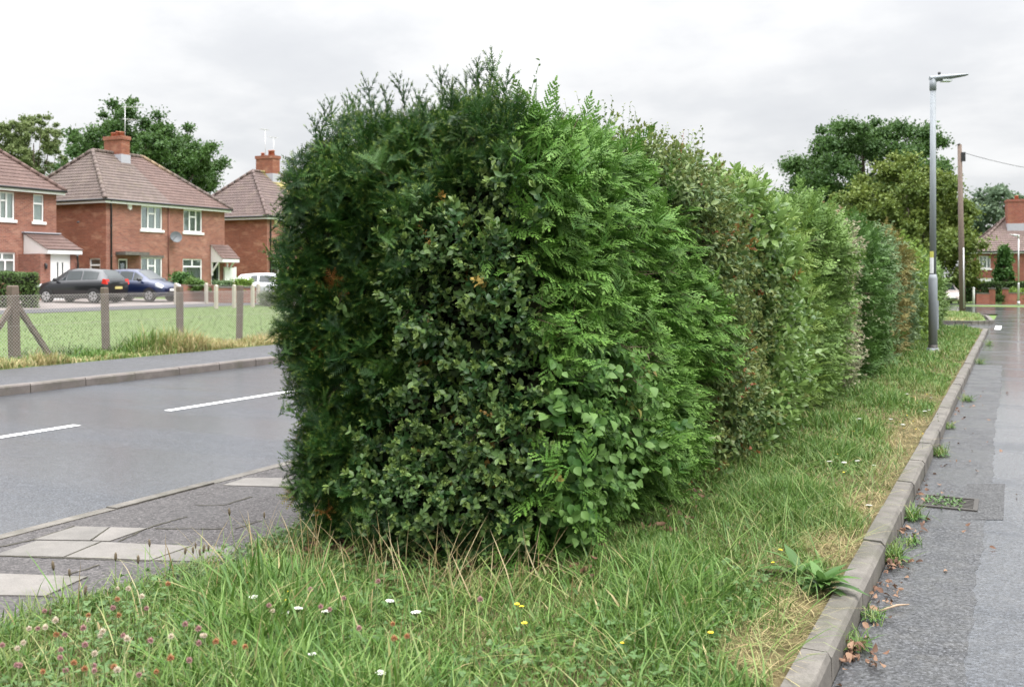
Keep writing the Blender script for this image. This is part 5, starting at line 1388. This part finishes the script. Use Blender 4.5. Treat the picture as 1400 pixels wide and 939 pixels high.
def telegraph():
    Z = 44.4; u, v = at_depth(1316, Z); z0 = .1 + float(dip(v)); top = z_at(198, Z); o = empty('telegraph_pole', (u, v, z0)); tag(o, 'brown wooden telegraph pole on the grass island beyond the street lamp', 'pole')
    H = top - z0; lx = -4 / F * Z; dx, dy = lx * CA, lx * SA
    b = MB(); b.tube([(0, 0, -.3), (dx * .5, dy * .5, H * .5), (dx, dy, H)], [.14, .12, .09], 12); b.obj('shaft', M['pole_wood'], o)
    b = MB(); b.box((dx + .06, dy - .08, H - .75), (dx + .24, dy + .08, H - .35)); b.obj('terminal_box', M['black_plastic'], o)
    b = MB(); b.tube([(dx * .45 + .11, dy * .45 - .09, .2), (dx * .5 + .10, dy * .5 - .085, 2.9)], .03, 6); b.obj('cable_guard', M['alu'], o)
    b = MB(); b.tube([(dx - .02, dy, H - .02), (dx, dy, H + .06)], [.1, .03], 10); b.obj('pole_cap', M['iron'], o)
    a = Vector((u + dx, v + dy, z0 + H - .3)); e = Vector((*at_depth(1560, 60), z_at(230, 60)))
    b = MB(); L = [tuple(a.lerp(e, t / 16) - Vector((0, 0, .6 * 4 * (t / 16) * (1 - t / 16)))) for t in range(17)]; b.tube(L, .012, 5)
    b = b.obj('overhead_cable', M['black_plastic']); tag(b, 'thin black overhead cable running right from the telegraph pole', 'cable')
telegraph()
# ---------------------------------------------------------------- grass
def blades(base, L, wd, seed, lean=.35, curve=.5, dry=None, az=None):
    """bent tapering blades: base (n,3), length and width arrays"""
    r = np.random.default_rng(seed); n = len(base)
    az = r.uniform(0, 2 * np.pi, n) if az is None else az
    d = np.stack([np.cos(az), np.sin(az), np.zeros(n)], 1); side = np.stack([-np.sin(az + r.normal(0, .5, n)), np.cos(az), np.zeros(n)], 1)
    ln = np.abs(r.normal(0, lean, n)); cv = np.abs(r.normal(curve, .3, n))
    V = []
    for t, w in ((0, .8), (.4, 1), (.75, .7)):
        h = L * (t - .35 * cv * t * t); o = L * (ln * t + cv * .75 * t * t)
        c = base + d * o[:, None] + np.array((0, 0, 1.0)) * h[:, None]
        V += [c - side * (wd * w / 2)[:, None], c + side * (wd * w / 2)[:, None]]
    h = L * (1 - .35 * cv) - np.clip(cv - .8, 0, 1) * L * .25; o = L * (ln + cv * .75); V.append(base + d * o[:, None] + np.array((0, 0, 1.0)) * h[:, None])
    V = np.stack(V, 1).reshape(-1, 3); k = np.arange(n)[:, None] * 7
    T = np.concatenate([k + np.array(q) for q in ((0, 1, 3), (0, 3, 2), (2, 3, 5), (2, 5, 4), (4, 5, 6))])
    return V, T, np.repeat(r.random(n), 7), np.repeat(dry if dry is not None else np.zeros(n), 7)
def verge_pts(n, v0, v1, seed, u0=-3.95, u1=-.77):
    r = np.random.default_rng(seed); u = r.uniform(u0, u1, n); v = r.uniform(v0, v1, n)
    return u, v
def bare(u, v):
    """worn earth patches beside the kerb and under the hedge: 1 where grass is thin"""
    p = np.stack([u, v], 1); w = .25 * wob(p, 5, 71)
    f = np.zeros(len(u))
    for px, py, a, b_ in ((1108, 838, .20, .42), (1062, 888, .24, .34), (1150, 748, .2, .34), (1190, 690, .2, .5), (1225, 640, .2, .9), (1255, 590, .22, 1.4)):
        c = ground(px, py, .12); f = np.maximum(f, 1.25 - ((u - c[0]) / a) ** 2 - ((v - c[1]) / b_) ** 2 + w)
    under = (u > UL + .15) & (u < UR - .08) & (v > V0 + .05)
    return np.clip(f, 0, 1), under
GR = []
def add_grass(n, v0, v1, seed, l0, l1, w, thin=1.0):
    u, v = verge_pts(n, v0, v1, seed); r = np.random.default_rng(seed + 1); p = np.stack([u, v], 1)
    f, und = bare(u, v); edge = np.minimum((-.757 - u) / .18, (u + 3.98) / .15)
    keep = (r.random(n) > f * .85) & (r.random(n) < np.clip(.25 + edge, 0, 1)) & ~(und & (r.random(n) < .93))
    u, v, p, f, und = u[keep], v[keep], p[keep], f[keep], und[keep]; n = len(u)
    ht = np.clip(.75 + .35 * wob(p, 3.2, 72) + .2 * wob(p, 9, 73), .3, 1.7)
    near = np.exp(-((v - (V0 - .1)) / .42) ** 2) * (u < UR + .3)              # longest at the foot of the hedge
    strip = np.exp(-((u - UR - .18) / .3) ** 2) * (v > V0)
    ht = ht * (1 - .62 * near + .1 * strip) * np.where(u > -1.15, .62, 1) * (1 - .5 * f)
    L = r.uniform(l0, l1, n) * ht
    dry = np.clip(.15 * wob(p, 2.1, 74) - .14 + .75 * f + .18 * np.exp(-((u + .95) / .2) ** 2) * (v > 5) + .3 * near * r.random(n) + r.normal(0, .16, n), 0, .95)
    dry = np.where(r.random(n) < .05, r.uniform(.5, 1, n), dry)
    z = verge_z(u, v) - .006
    GR.append(blades(np.stack([u, v, z], 1), L, r.uniform(.6, 1.4, n) * w, seed + 2, dry=dry))
add_grass(135000, 1.6, 7.0, 201, .05, .15, .004)
add_grass(60000, 3.2, 9.0, 206, .05, .13, .0045)
add_grass(7000, 1.6, 4.6, 211, .12, .24, .008)
add_grass(60000, 7.0, 16, 216, .06, .16, .008)
add_grass(45000, 16, 31, 221, .06, .16, .013)
r = np.random.default_rng(240); n = 9000; u, v = verge_pts(n, 1.6, 9, 241); k = ~bare(u, v)[1] & (r.random(n) < .75); u, v = u[k], v[k]; n = len(u)
GR.append(blades(np.stack([u, v, verge_z(u, v) + .02], 1), r.uniform(.08, .2, n), r.uniform(.003, .006, n), 242, lean=.9, curve=.8, dry=np.clip(r.normal(.06, .22, n), 0, .9)))
n = 60000; u, v = verge_pts(n, 1.8, 12, 244); f, und = bare(u, v); k = (f > .45) & ~und & (r.random(60000) < np.clip((9.5 - v) / 4, .12, .75)); u, v = u[k], v[k]; n = len(u)
GR.append(blades(np.stack([u, v, verge_z(u, v) + .003], 1), r.uniform(.03, .09, n), r.uniform(.002, .005, n), 245, lean=1.8, curve=1.1, dry=np.clip(r.normal(.75, .25, n), 0, 1)))
V, T, Rn, P = join(GR)
tag(link('grass', np_mesh('grass', V, T, M['grass'], rnd=Rn, tip=P)), 'long mixed green grass growing over the verge around the hedge', 'grass', kind='stuff')
# island grass and the rough strip along the chain-link fence
r = np.random.default_rng(230); n = 16000
u = r.uniform(-5.2, -.9, n); v = r.uniform(37.1, 51.5, n); ok = (u < np.interp(v, [37, 38.2, 41, 44, 48, 50.5, 52], [-1.6, -.85, -1.0, -1.15, -1.85, -3.3, -5.4]) - .05); u, v = u[ok], v[ok]
G2 = blades(np.stack([u, v, .1 + dip(v)], 1), r.uniform(.06, .16, len(u)), np.full(len(u), .02), 231, dry=np.clip(r.normal(.12, .2, len(u)) + .5 * np.exp(-(v - 37.1)), 0, 1))
tag(link('grass', np_mesh('grass', G2[0], G2[1], M['grass'], rnd=G2[2], tip=G2[3])), 'short grass on the island around the telegraph pole', 'grass', kind='stuff')
n = 42000; v = r.uniform(2, 42, n); u = -14.45 - np.abs(r.normal(0, .75, n)); p = np.stack([u, v], 1)
hg = np.clip(.6 + .5 * wob(p, 1.6, 75) + .4 * wob(p, 4, 76), .15, 2.2) * np.exp(-((u + 15.2) / 1.1) ** 2)
G3 = blades(np.stack([u, v, field_z(u, v)], 1), r.uniform(.12, .34, n) * hg + .04, np.full(n, .016), 232, dry=np.clip(r.normal(.22, .3, n) + .25 * wob(p, 1.3, 77) + .3 * (u > -14.9), 0, 1))
tag(link('grass', np_mesh('grass', G3[0], G3[1], M['grass'], rnd=G3[2], tip=G3[3])), 'rough yellowing grass along the foot of the chain link fence', 'grass', kind='stuff')
n = 60000; v = r.uniform(4, 52, n); u = r.uniform(-30.3, -15.6, n)
G4 = blades(np.stack([u, v, field_z(u, v)], 1), r.uniform(.02, .055, n), np.full(n, .018), 233, dry=np.clip(r.normal(.1, .15, n), 0, .9))
M['lawn_blade'] = grassmat('lawn_blades', (.10, .165, .045), (.13, .195, .06), (.155, .22, .08), (.28, .28, .14))
tag(link('grass', np_mesh('grass', G4[0], G4[1], M['lawn_blade'], rnd=G4[2], tip=G4[3])), 'pale mown grass field behind the chain link fence', 'grass', kind='stuff')
# clover leaves low in the sward at the left
cl = Proto()
for k in range(3): 
    a = k * 2.094; cl.leaf((0, 0, 0), (math.cos(a), math.sin(a), .25), (0, 0, 1), .016, .0145, .15, .1)
cl = [cl.done()]
n = 5500; u = r.uniform(-3.9, -1.0, n); v = r.uniform(1.8, 4.9, n); p = np.stack([u, v], 1); k = (wob(p, 2.4, 78) + .9 * (u < -2.2) > .35) & ~bare(u, v)[1]; u, v = u[k], v[k]
pos = np.stack([u, v, verge_z(u, v) + r.uniform(.02, .08, len(u))], 1)
V, T, Rn, P = place(cl, pos, r.normal(0, 1, (len(u), 3)) * (1, 1, .25), np.tile((0, 0, 1.0), (len(u), 1)) + r.normal(0, .35, (len(u), 3)), r.uniform(.7, 1.3, len(u)), 234)
tag(link('clover_leaves', np_mesh('clover_leaves', V, T, M['clover'], rnd=Rn, tip=P)), 'low clover leaves among the grass at the lower left', 'clover', kind='stuff')
# straw-coloured seed stalks at the foot of the hedge
n = 230; u = np.where(r.random(n) < .75, r.uniform(-3.75, -1.9, n), r.uniform(-3.8, -1.2, n)); v = V0 - .1 + r.normal(-.08, .22, n) - .2 * r.random(n) ** 3 * 6 * (r.random(n) < .3)
L = r.uniform(.12, .38, n); az = r.uniform(0, 6.283, n)
G5 = blades(np.stack([u, v, verge_z(u, v)], 1), L, r.uniform(.003, .0055, n), 236, lean=.38, curve=.3, dry=np.clip(r.normal(.15, .3, n), 0, 1))
tag(link('dry_grass', np_mesh('dry_grass', G5[0], G5[1], M['straw'], rnd=G5[2], tip=G5[3])), 'straw coloured dead grass stalks along the front foot of the hedge', 'dry grass', kind='stuff')

# ---------------------------------------------------------------- flowers: one mesh of a kind, copied
def flower_mats():
    M['pink'] = plain('clover_pink', (.42, .24, .24), .7, var=.3, scale=60); M['pinkwhite'] = plain('clover_pale', (.6, .52, .42), .7, var=.2, scale=60); M['brownhead'] = plain('clover_browned', (.4, .2, .1), .8, var=.3, scale=60)
    M['yarrow'] = plain('yarrow_white', (.55, .55, .49), .7, var=.1, scale=80); M['yellow'] = plain('hawkbit_yellow', (.75, .55, .03), .6, var=.15, scale=60); M['stalk'] = plain('flower_stalk', (.10, .15, .045), .6, var=.3); M['plantain'] = plain('plantain_head', (.10, .075, .045), .8, var=.4, scale=60)
flower_mats()
def stem_path(h, s): r = random.Random(s); a, c = r.uniform(-.15, .15), r.uniform(-.15, .15); return [(0, 0, 0), (a * h * .3, c * h * .3, h * .5), (a * h, c * h, h)]
def clover_mesh(mat, h, s):
    b = MB(); p = stem_path(h, s); b.tube(p, .0016, 4, 1); x, y, z = p[-1]; r = random.Random(s)
    n = 46
    for k in range(n):
        zz = 1 - 1.75 * (k + .5) / n; q = k * 2.39996; w = math.sqrt(max(0, 1 - zz * zz)); d = Vector((math.cos(q) * w, math.sin(q) * w, zz * 1.05 + .25)); c = Vector((x, y, z)); R0 = .0115
        t_ = Vector((-math.sin(q), math.cos(q), 0)) * .0022; e = c + d * R0 * r.uniform(.9, 1.15); a = c + d * R0 * .35
        b.face([tuple(a - t_), tuple(a + t_), tuple(e)], 0); up = Vector((0, 0, .0022)); b.face([tuple(a - up), tuple(a + up), tuple(e)], 0)
    return b.mesh('clover_flower', [mat, M['stalk']])
def yarrow_mesh(h, s):
    b = MB(); p = stem_path(h, s); b.tube(p, .002, 4, 1); x, y, z = p[-1]; r = random.Random(s)
    for k in range(34):
        q = k * 2.39996; w = .034 * math.sqrt(k / 34); cx, cy = x + math.cos(q) * w, y + math.sin(q) * w; zz = z + .016 - w * w * 6 + r.uniform(-.002, .002)
        b.tube([(x, y, z - .02), (cx, cy, zz)], .0007, 3, 1, caps=False)
        m_ = 7; b.face([(cx + .0062 * math.cos(6.283 * j / m_), cy + .0062 * math.sin(6.283 * j / m_), zz + .0015 * (j % 2)) for j in range(m_)], 0)
        b.tube([(cx, cy, zz - .001), (cx, cy, zz + .003)], .0022, 5, 0)
    for k in range(6):
        zz = h * (.2 + .1 * k); q = k * 2.4; b.face([(x * zz / h, y * zz / h, zz), (x + .012 * math.cos(q + .3), y + .012 * math.sin(q + .3), zz + .02), (x + .04 * math.cos(q), y + .04 * math.sin(q), zz + .03)], 1)
    return b.mesh('yarrow_flower', [M['yarrow'], M['stalk']])
def daisy_mesh(h, s):
    b = MB(); p = stem_path(h, s); b.tube(p, .0015, 4, 1); x, y, z = p[-1]
    for ring, n, L_, up in ((0, 16, .015, .003), (1, 12, .010, .006)):
        for k in range(n):
            q = 6.283 * k / n + ring * .2; c, s_ = math.cos(q), math.sin(q); t_ = .0022
            b.face([(x - s_ * t_, y + c * t_, z + .001 * ring), (x + c * L_ - s_ * t_, y + s_ * L_ + c * t_, z + up), (x + c * L_ * 1.08, y + s_ * L_ * 1.08, z + up), (x + c * L_ + s_ * t_, y + s_ * L_ - c * t_, z + up), (x + s_ * t_, y - c * t_, z + .001 * ring)], 0)
    b.tube([(x, y, z - .008), (x, y, z)], [.002, .005], 6, 1)
    return b.mesh('yellow_flower', [M['yellow'], M['stalk']])
def plantain_mesh(h, s):
    b = MB(); p = stem_path(h, s); b.tube(p, .0014, 4, 1); x, y, z = p[-1]; b.tube([(x, y, z - .004), (x, y, z + .006), (x, y, z + .02), (x, y, z + .028)], [.002, .005, .0045, .0015], 8, 0)
    for k in range(12): q = k * 2.4; zz = z + .002 + .02 * k / 12; b.face([(x, y, zz), (x + .009 * math.cos(q), y + .009 * math.sin(q), zz + .002), (x, y, zz + .003)], 0)
    return b.mesh('plantain_head', [M['plantain'], M['stalk']])
def scatter_flowers(name, me_list, heights, spots, lab, cat, group, cat_s=None):
    for i, (x, y) in enumerate(spots):
        k = i % len(me_list); h = heights[k]; zb_ = .115
        u, v = ground(x, y, zb_ + h)
        if u < -3.85: u = -3.85 + random.uniform(0, .04)
        z = float(verge_z(np.array([u]), np.array([v]))[0]); o = link(name, me_list[k]); o.location = (u, v, zb_ if z < .03 else z); o.rotation_euler = (random.uniform(-.12, .12), random.uniform(-.12, .12), random.uniform(0, 6.28)); o.scale = [random.uniform(.9, 1.15)] * 3 if cat_s is None else [cat_s * random.uniform(.8, 1.2)] * 3
        tag(o, lab, cat, group)
z3 = lambda pts: [(x / 2.943, 620 + y / 2.943) for x, y in pts]
z4_ = lambda pts: [(360 + x / 2.944, 620 + y / 2.944) for x, y in pts]
hs = [.15, .2, .24]
pk = z3([(143, 693), (278, 763), (286, 775), (374, 862), (518, 738), (573, 823), (581, 902), (727, 714), (726, 776), (588, 627), (64, 864), (400, 822), (480, 637), (765, 873), (215, 838), (150, 615), (796, 816), (330, 722)]) + z4_([(212, 570), (302, 630), (424, 712), (55, 625), (450, 540), (846, 660), (235, 635), (330, 590)]) + [(40, 905), (85, 925), (130, 912), (20, 880)]
scatter_flowers('clover_flower', [clover_mesh(M['pink'], h, i) for i, h in enumerate(hs)], hs, pk, 'small pink clover head in the grass at the lower left', 'flower', 'pink clover heads in the grass')
pw_ = z3([(90, 716), (140, 762), (274, 712), (328, 662), (345, 842), (428, 764), (456, 515), (503, 572), (542, 598), (843, 745), (648, 780), (430, 730), (1110, 628), (68, 775), (172, 720), (850, 760), (535, 930), (455, 815)])
scatter_flowers('clover_flower', [clover_mesh(M['pinkwhite'], h, i + 7) for i, h in enumerate(hs)], hs, pw_, 'cream coloured clover head in the grass at the lower left', 'flower', 'cream clover heads in the grass')
br_ = z3([(185, 880), (232, 762), (278, 888), (318, 908), (880, 826), (948, 797), (1005, 822), (495, 892), (725, 920), (640, 890), (694, 560), (458, 600), (490, 675), (390, 658)]) + z4_([(545, 835), (520, 730), (578, 790)])
scatter_flowers('clover_flower', [clover_mesh(M['brownhead'], h, i + 17) for i, h in enumerate(hs)], hs, br_, 'browned withered clover head in the grass at the lower left', 'flower', 'withered clover heads in the grass')
yr = z3([(1020, 498), (1168, 540)]) + z4_([(108, 542), (272, 532), (505, 522), (645, 575), (205, 740), (458, 770), (255, 898)])
scatter_flowers('yarrow_flower', [yarrow_mesh(h, i + 3) for i, h in enumerate((.2, .25))], (.2, .25), yr, 'flat white yarrow flower head in the grass before the hedge', 'flower', 'white yarrow heads before the hedge', .5)
ye = z3([(993, 458), (1157, 508)]) + z4_([(98, 510), (1030, 598)]) + [(680 + x / 3.14, 640 + y / 3.14) for x, y in ((92, 575), (113, 650), (530, 714), (905, 652), (1208, 326))] + [(1065, 744)]
scatter_flowers('yellow_flower', [daisy_mesh(h, i + 5) for i, h in enumerate((.14, .2))], (.14, .2), ye, 'yellow hawkbit flower in the grass close around the hedge front', 'flower', 'yellow flowers near the hedge front', .62)
yf = [(1000 + x / 3.13, 380 + y / 3.13) for x, y in ((728, 496), (780, 545), (760, 538), (742, 575), (795, 588), (818, 602), (527, 627), (460, 640), (712, 422), (790, 460), (800, 500), (842, 458), (720, 560), (845, 345), (790, 322), (470, 690), (485, 775))]
scatter_flowers('yellow_flower', [daisy_mesh(h, i + 5) for i, h in enumerate((.2, .26))], (.2, .26), yf, 'yellow hawkbit flower in the verge strip between hedge and kerb', 'flower', 'yellow flowers along the verge strip', .55)
wf = [(1000 + x / 3.13, 380 + y / 3.13) for x, y in ((856, 468), (886, 512), (745, 462), (838, 522), (850, 515), (735, 572), (550, 575), (475, 730), (540, 735), (600, 708), (430, 745), (685, 548), (590, 905))]
scatter_flowers('yarrow_flower', [yarrow_mesh(h, i + 3) for i, h in enumerate((.2, .25))], (.2, .25), wf, 'flat white yarrow flower head in the verge strip beside the kerb', 'flower', 'white yarrow heads along the verge strip', .5)
pl = z3([(240, 615), (334, 478), (466, 440), (536, 470), (820, 322), (688, 400), (790, 395), (770, 395), (878, 352), (282, 520), (283, 590), (966, 255), (1038, 245), (612, 385), (785, 430)])
scatter_flowers('plantain_head', [plantain_mesh(h, i + 2) for i, h in enumerate((.26, .34))], (.26, .34), pl, 'dark ribwort plantain head on a thin stalk against the pavement', 'flower', 'plantain heads against the pavement')

# ---------------------------------------------------------------- dock, gutter weeds, dead leaves, twig
M['dock'] = leafmat('dock_leaves', (.045, .10, .025), (.07, .145, .035), (.10, .19, .05), (.1, .19, .05), .4, .25, .3)
M['dead'] = leafmat('dead_leaves', (.07, .04, .028), (.15, .08, .05), (.27, .17, .11), (.3, .2, .1), .7, .1, .3)
def dock(lab, px, py, n, L, seed, z=.12, name='dock_plant'):
    r = random.Random(seed); u, v = ground(px, py, z); o = empty(name, (u, v, z)); tag(o, lab, 'weed')
    for k in range(n):
        P = Proto(); a = 6.283 * k / n + r.uniform(-.3, .3); el = r.uniform(.15, 1.3); l = L * r.uniform(.45, 1.1)
        d = np.array((math.cos(a) * math.cos(el), math.sin(a) * math.cos(el), math.sin(el)))
        P.stick((0, 0, 0), d * l * .2, .003); P.leaf(d * l * .15, d, (-math.cos(a), -math.sin(a), 1.2), l, l * r.uniform(.3, .42), .3, r.uniform(.4, .95), 0)
        v_, t_, tp = P.done(); link('leaf', np_mesh('leaf', v_, t_, M['dock'], rnd=np.full(len(v_), r.random()), tip=tp), o)
dock('broad leaved dock plant spreading over the kerb edge', 1124, 806, 34, .145, 5)
dock('upright dock with pale leaves left of the kerb dock', 1093, 790, 10, .17, 6)
dock('round leaved weed standing at the shaded foot of the hedge', 655, 775, 9, .16, 7, .12, 'leafy_weed')
def tuft(lab, px, py, n, L, seed, group):
    r = np.random.default_rng(seed); u, v = ground(px, py, .004); o = empty('weed_tuft', (u, v, .004)); tag(o, lab, 'weed', group)
    b = np.column_stack([r.normal(0, .03, n), r.normal(0, .06, n), np.zeros(n)]); A = blades(b, r.uniform(.5, 1, n) * L, np.full(n, .006), seed, .5, .5, dry=np.clip(r.normal(.05, .2, n), 0, 1))
    tag(link('blades', np_mesh('blades', A[0], A[1], M['grass'], rnd=A[2], tip=A[3]), o), kind='stuff')
    P = Proto(); rr2 = random.Random(seed)
    for k in range(12): a = k * 2.4; P.leaf((math.cos(a) * .02, math.sin(a) * .04, .01), (math.cos(a), math.sin(a), .4), (0, 0, 1), L * rr2.uniform(.4, .8), L * .22, .2, .4)
    v_, t_, tp = P.done(); link('leaves', np_mesh('leaves', v_, t_, M['dock'], rnd=np.random.default_rng(seed).random(len(v_)), tip=tp), o)
WG = 'weed tufts growing along the gutter'
for px, py, n, L, lab in ((1168, 885, 70, .10, 'grassy weed tuft by the kerb above the nearest pile of dead leaves'), (1192, 845, 45, .08, 'flat weed with spreading leaves below the twig in the gutter'), (1222, 765, 110, .14, 'large grass tuft in the gutter with brown leaves at its foot'), (1246, 742, 40, .08, 'low weed just beyond the large gutter tuft'),
                          (1248, 708, 90, .13, 'bushy weed tuft beside the drain grate'), (1283, 622, 80, .14, 'tall weed tuft where the kerb stones shift'), (1297, 585, 60, .10, 'small weed tuft next along the kerb from the tall tuft'), (1322, 548, 70, .13, 'flat spreading weed tuft midway up the kerb'), (1340, 497, 60, .16, 'weed tuft at the kerb level with the street lamp'), (1352, 472, 60, .2, 'farthest weed tuft near the end of the kerb')):
    tuft(lab, px, py, n, L, int(px), WG)
# dead leaves swept against the kerb
P = Proto(); P.leaf((0, 0, 0), (0, 1, 0), (0, 0, 1), .05, .03, .4, .5); P2 = Proto(); P2.leaf((0, 0, 0), (0, 1, 0), (0, 0, 1), .042, .024, -.5, -.4); dl = [P.done(), P2.done()]
r = np.random.default_rng(260)
pos = []
for px, py, n, su, sv, hh in ((1168, 893, 60, .05, .06, .04), (1166, 905, 30, .05, .05, .02), (1222, 775, 60, .05, .07, .04), (1215, 800, 30, .05, .1, .02), (1205, 818, 24, .05, .1, .02), (1244, 728, 40, .05, .15, .02), (1262, 676, 30, .05, .3, .02), (1290, 620, 26, .06, .6, .02), (1313, 560, 26, .06, 1.2, .02), (1190, 862, 12, .06, .1, .02)):
    n = int(n * .6); c = ground(px, py, .01); pos.append(np.column_stack([np.maximum(-.615, r.normal(c[0], su, n)), r.normal(c[1], sv, n), .012 + np.abs(r.normal(0, hh * .6, n))]))
n = 60; pos.append(np.column_stack([-.62 + np.abs(r.normal(0, .25, n)), r.uniform(2.5, 16, n), np.full(n, .012)]))
pos = np.concatenate(pos); n = len(pos)
A = place(dl, pos, r.normal(0, 1, (n, 3)) * (1, 1, .25), np.tile((0, 0, 1.0), (n, 1)) + r.normal(0, .45, (n, 3)), r.uniform(.35, 1.0, n), 261)
tag(link('leaf_litter', np_mesh('leaf_litter', A[0], A[1], M['dead'], rnd=A[2], tip=A[3])), 'brown dead leaves swept into the gutter along the kerb', 'leaf litter', kind='stuff')
# litter of dead foliage under the hedge corner
n = 900; u = r.uniform(UL + .1, UR + .12, n); v = V0 + .05 + np.abs(r.normal(0, .5, n)); k = r.random(n) < .35; u[k] = UR + r.normal(0, .12, k.sum()); v[k] = V0 + r.uniform(.1, 2.2, k.sum())
pos = np.column_stack([u, v, verge_z(u, v) + .01 + np.abs(r.normal(0, .02, n))]); A = place(dl, pos, r.normal(0, 1, (n, 3)) * (1, 1, .3), np.tile((0, 0, 1.0), (n, 1)) + r.normal(0, .5, (n, 3)), r.uniform(.5, 1.2, n), 262)
tag(link('leaf_litter', np_mesh('leaf_litter', A[0], A[1], M['dead'], rnd=A[2], tip=A[3])), 'reddish brown dead foliage lying under the corner of the hedge', 'leaf litter', kind='stuff')
b = MB(); a = ground(1203, 832, .02); c = ground(1243, 824, .02); b.tube([(a[0], a[1], .012), ((a[0] + c[0]) / 2 + .01, (a[1] + c[1]) / 2 + .01, .022), (c[0], c[1], .014)], [.005, .006, .003], 6); m_ = ((a[0] + c[0]) / 2, (a[1] + c[1]) / 2); b.tube([(m_[0], m_[1], .02), (m_[0] - .05, m_[1] + .02, .03)], [.003, .001], 5)
tag(b.obj('twig', plain('bare_twig', (.3, .22, .15), .8)), 'bare broken twig lying on the wet road beside the kerb', 'twig')

# ---------------------------------------------------------------- sky, sun, camera
w = bpy.data.worlds.new('World'); SC.world = w; w.use_nodes = True
t = NT(w.node_tree)
SUN_EL, SUN_AZ = R(54), R(98)          # azimuth measured clockwise from the road direction, so light comes from the right
gen = t.n('ShaderNodeTexCoord').outputs['Generated']
sep = t.n('ShaderNodeSeparateXYZ', {0: gen})
zc2 = t.math('MAXIMUM', sep.outputs[2], 0.0)
den = t.math('ADD', zc2, .22)
pv = t.n('ShaderNodeCombineXYZ', {0: t.math('DIVIDE', sep.outputs[0], den), 1: t.math('DIVIDE', sep.outputs[1], den), 2: 0.0}).outputs[0]
cn = t.noise(pv, 1.25, 6, .52)
cn2 = t.noise(t.scale(pv, (1, 1, 1)), 4.0, 5, .55)
cl_ = t.ramp(t.math('ADD', t.math('MULTIPLY', cn, .8), t.math('MULTIPLY', cn2, .2)), [(.36, (.80, .812, .84)), (.46, (.87, .88, .90)), (.53, (.98, .982, .99)), (.62, (1.06, 1.06, 1.06))])
bright = t.math('ADD', SKY_H, t.math('MULTIPLY', t.math('POWER', zc2, 3.0), SKY_Z))
sc_ = t.n('ShaderNodeVectorMath', {0: cl_, 'Scale': bright}, operation='SCALE').outputs[0]
sky = t.n('ShaderNodeTexSky', sky_type='NISHITA', sun_disc=False, sun_elevation=SUN_EL, sun_rotation=SUN_AZ)
bg1 = t.n('ShaderNodeBackground', {0: sky.outputs[0], 1: .1}).outputs[0]
bg2 = t.n('ShaderNodeBackground', {0: sc_, 1: .1}).outputs[0]
mx = t.n('ShaderNodeMixShader', {0: .95, 1: bg1, 2: bg2}).outputs[0]
t.n('ShaderNodeOutputWorld', {'Surface': mx})
ld = bpy.data.lights.new('sun', 'SUN'); ld.energy = 1.5; ld.angle = R(22); ld.color = (1, .97, .93)
lo = bpy.data.objects.new('sun', ld); COL.objects.link(lo)
dirv = Vector((math.sin(SUN_AZ) * math.cos(SUN_EL), math.cos(SUN_AZ) * math.cos(SUN_EL), math.sin(SUN_EL)))
lo.rotation_euler = dirv.to_track_quat('Z', 'Y').to_euler(); lo.location = (10, 10, 30)

cam = bpy.data.cameras.new('camera'); co = bpy.data.objects.new('camera', cam); COL.objects.link(co)
co.location = (0, 0, EYE); co.rotation_euler = (R(90), 0, YAW)
cam.sensor_width = 36; cam.lens = F / 1400 * 36; cam.shift_y = -(469.5 - HOR) / 1400
cam.clip_start = .05; cam.clip_end = 3000
cam.dof.use_dof = True; cam.dof.focus_distance = 5.9; cam.dof.aperture_fstop = 4.5
SC.camera = co
SC.view_settings.view_transform = 'Standard'; SC.view_settings.look = 'None'; SC.view_settings.exposure = EXPOSURE; SC.view_settings.gamma = 1; SC.view_settings.use_curve_mapping = False
cy = SC.cycles; cy.max_bounces = 6; cy.diffuse_bounces = 3; cy.glossy_bounces = 3; cy.transmission_bounces = 3; cy.transparent_max_bounces = 8; cy.caustics_reflective = False; cy.caustics_refractive = False
cy.sample_clamp_indirect = 6
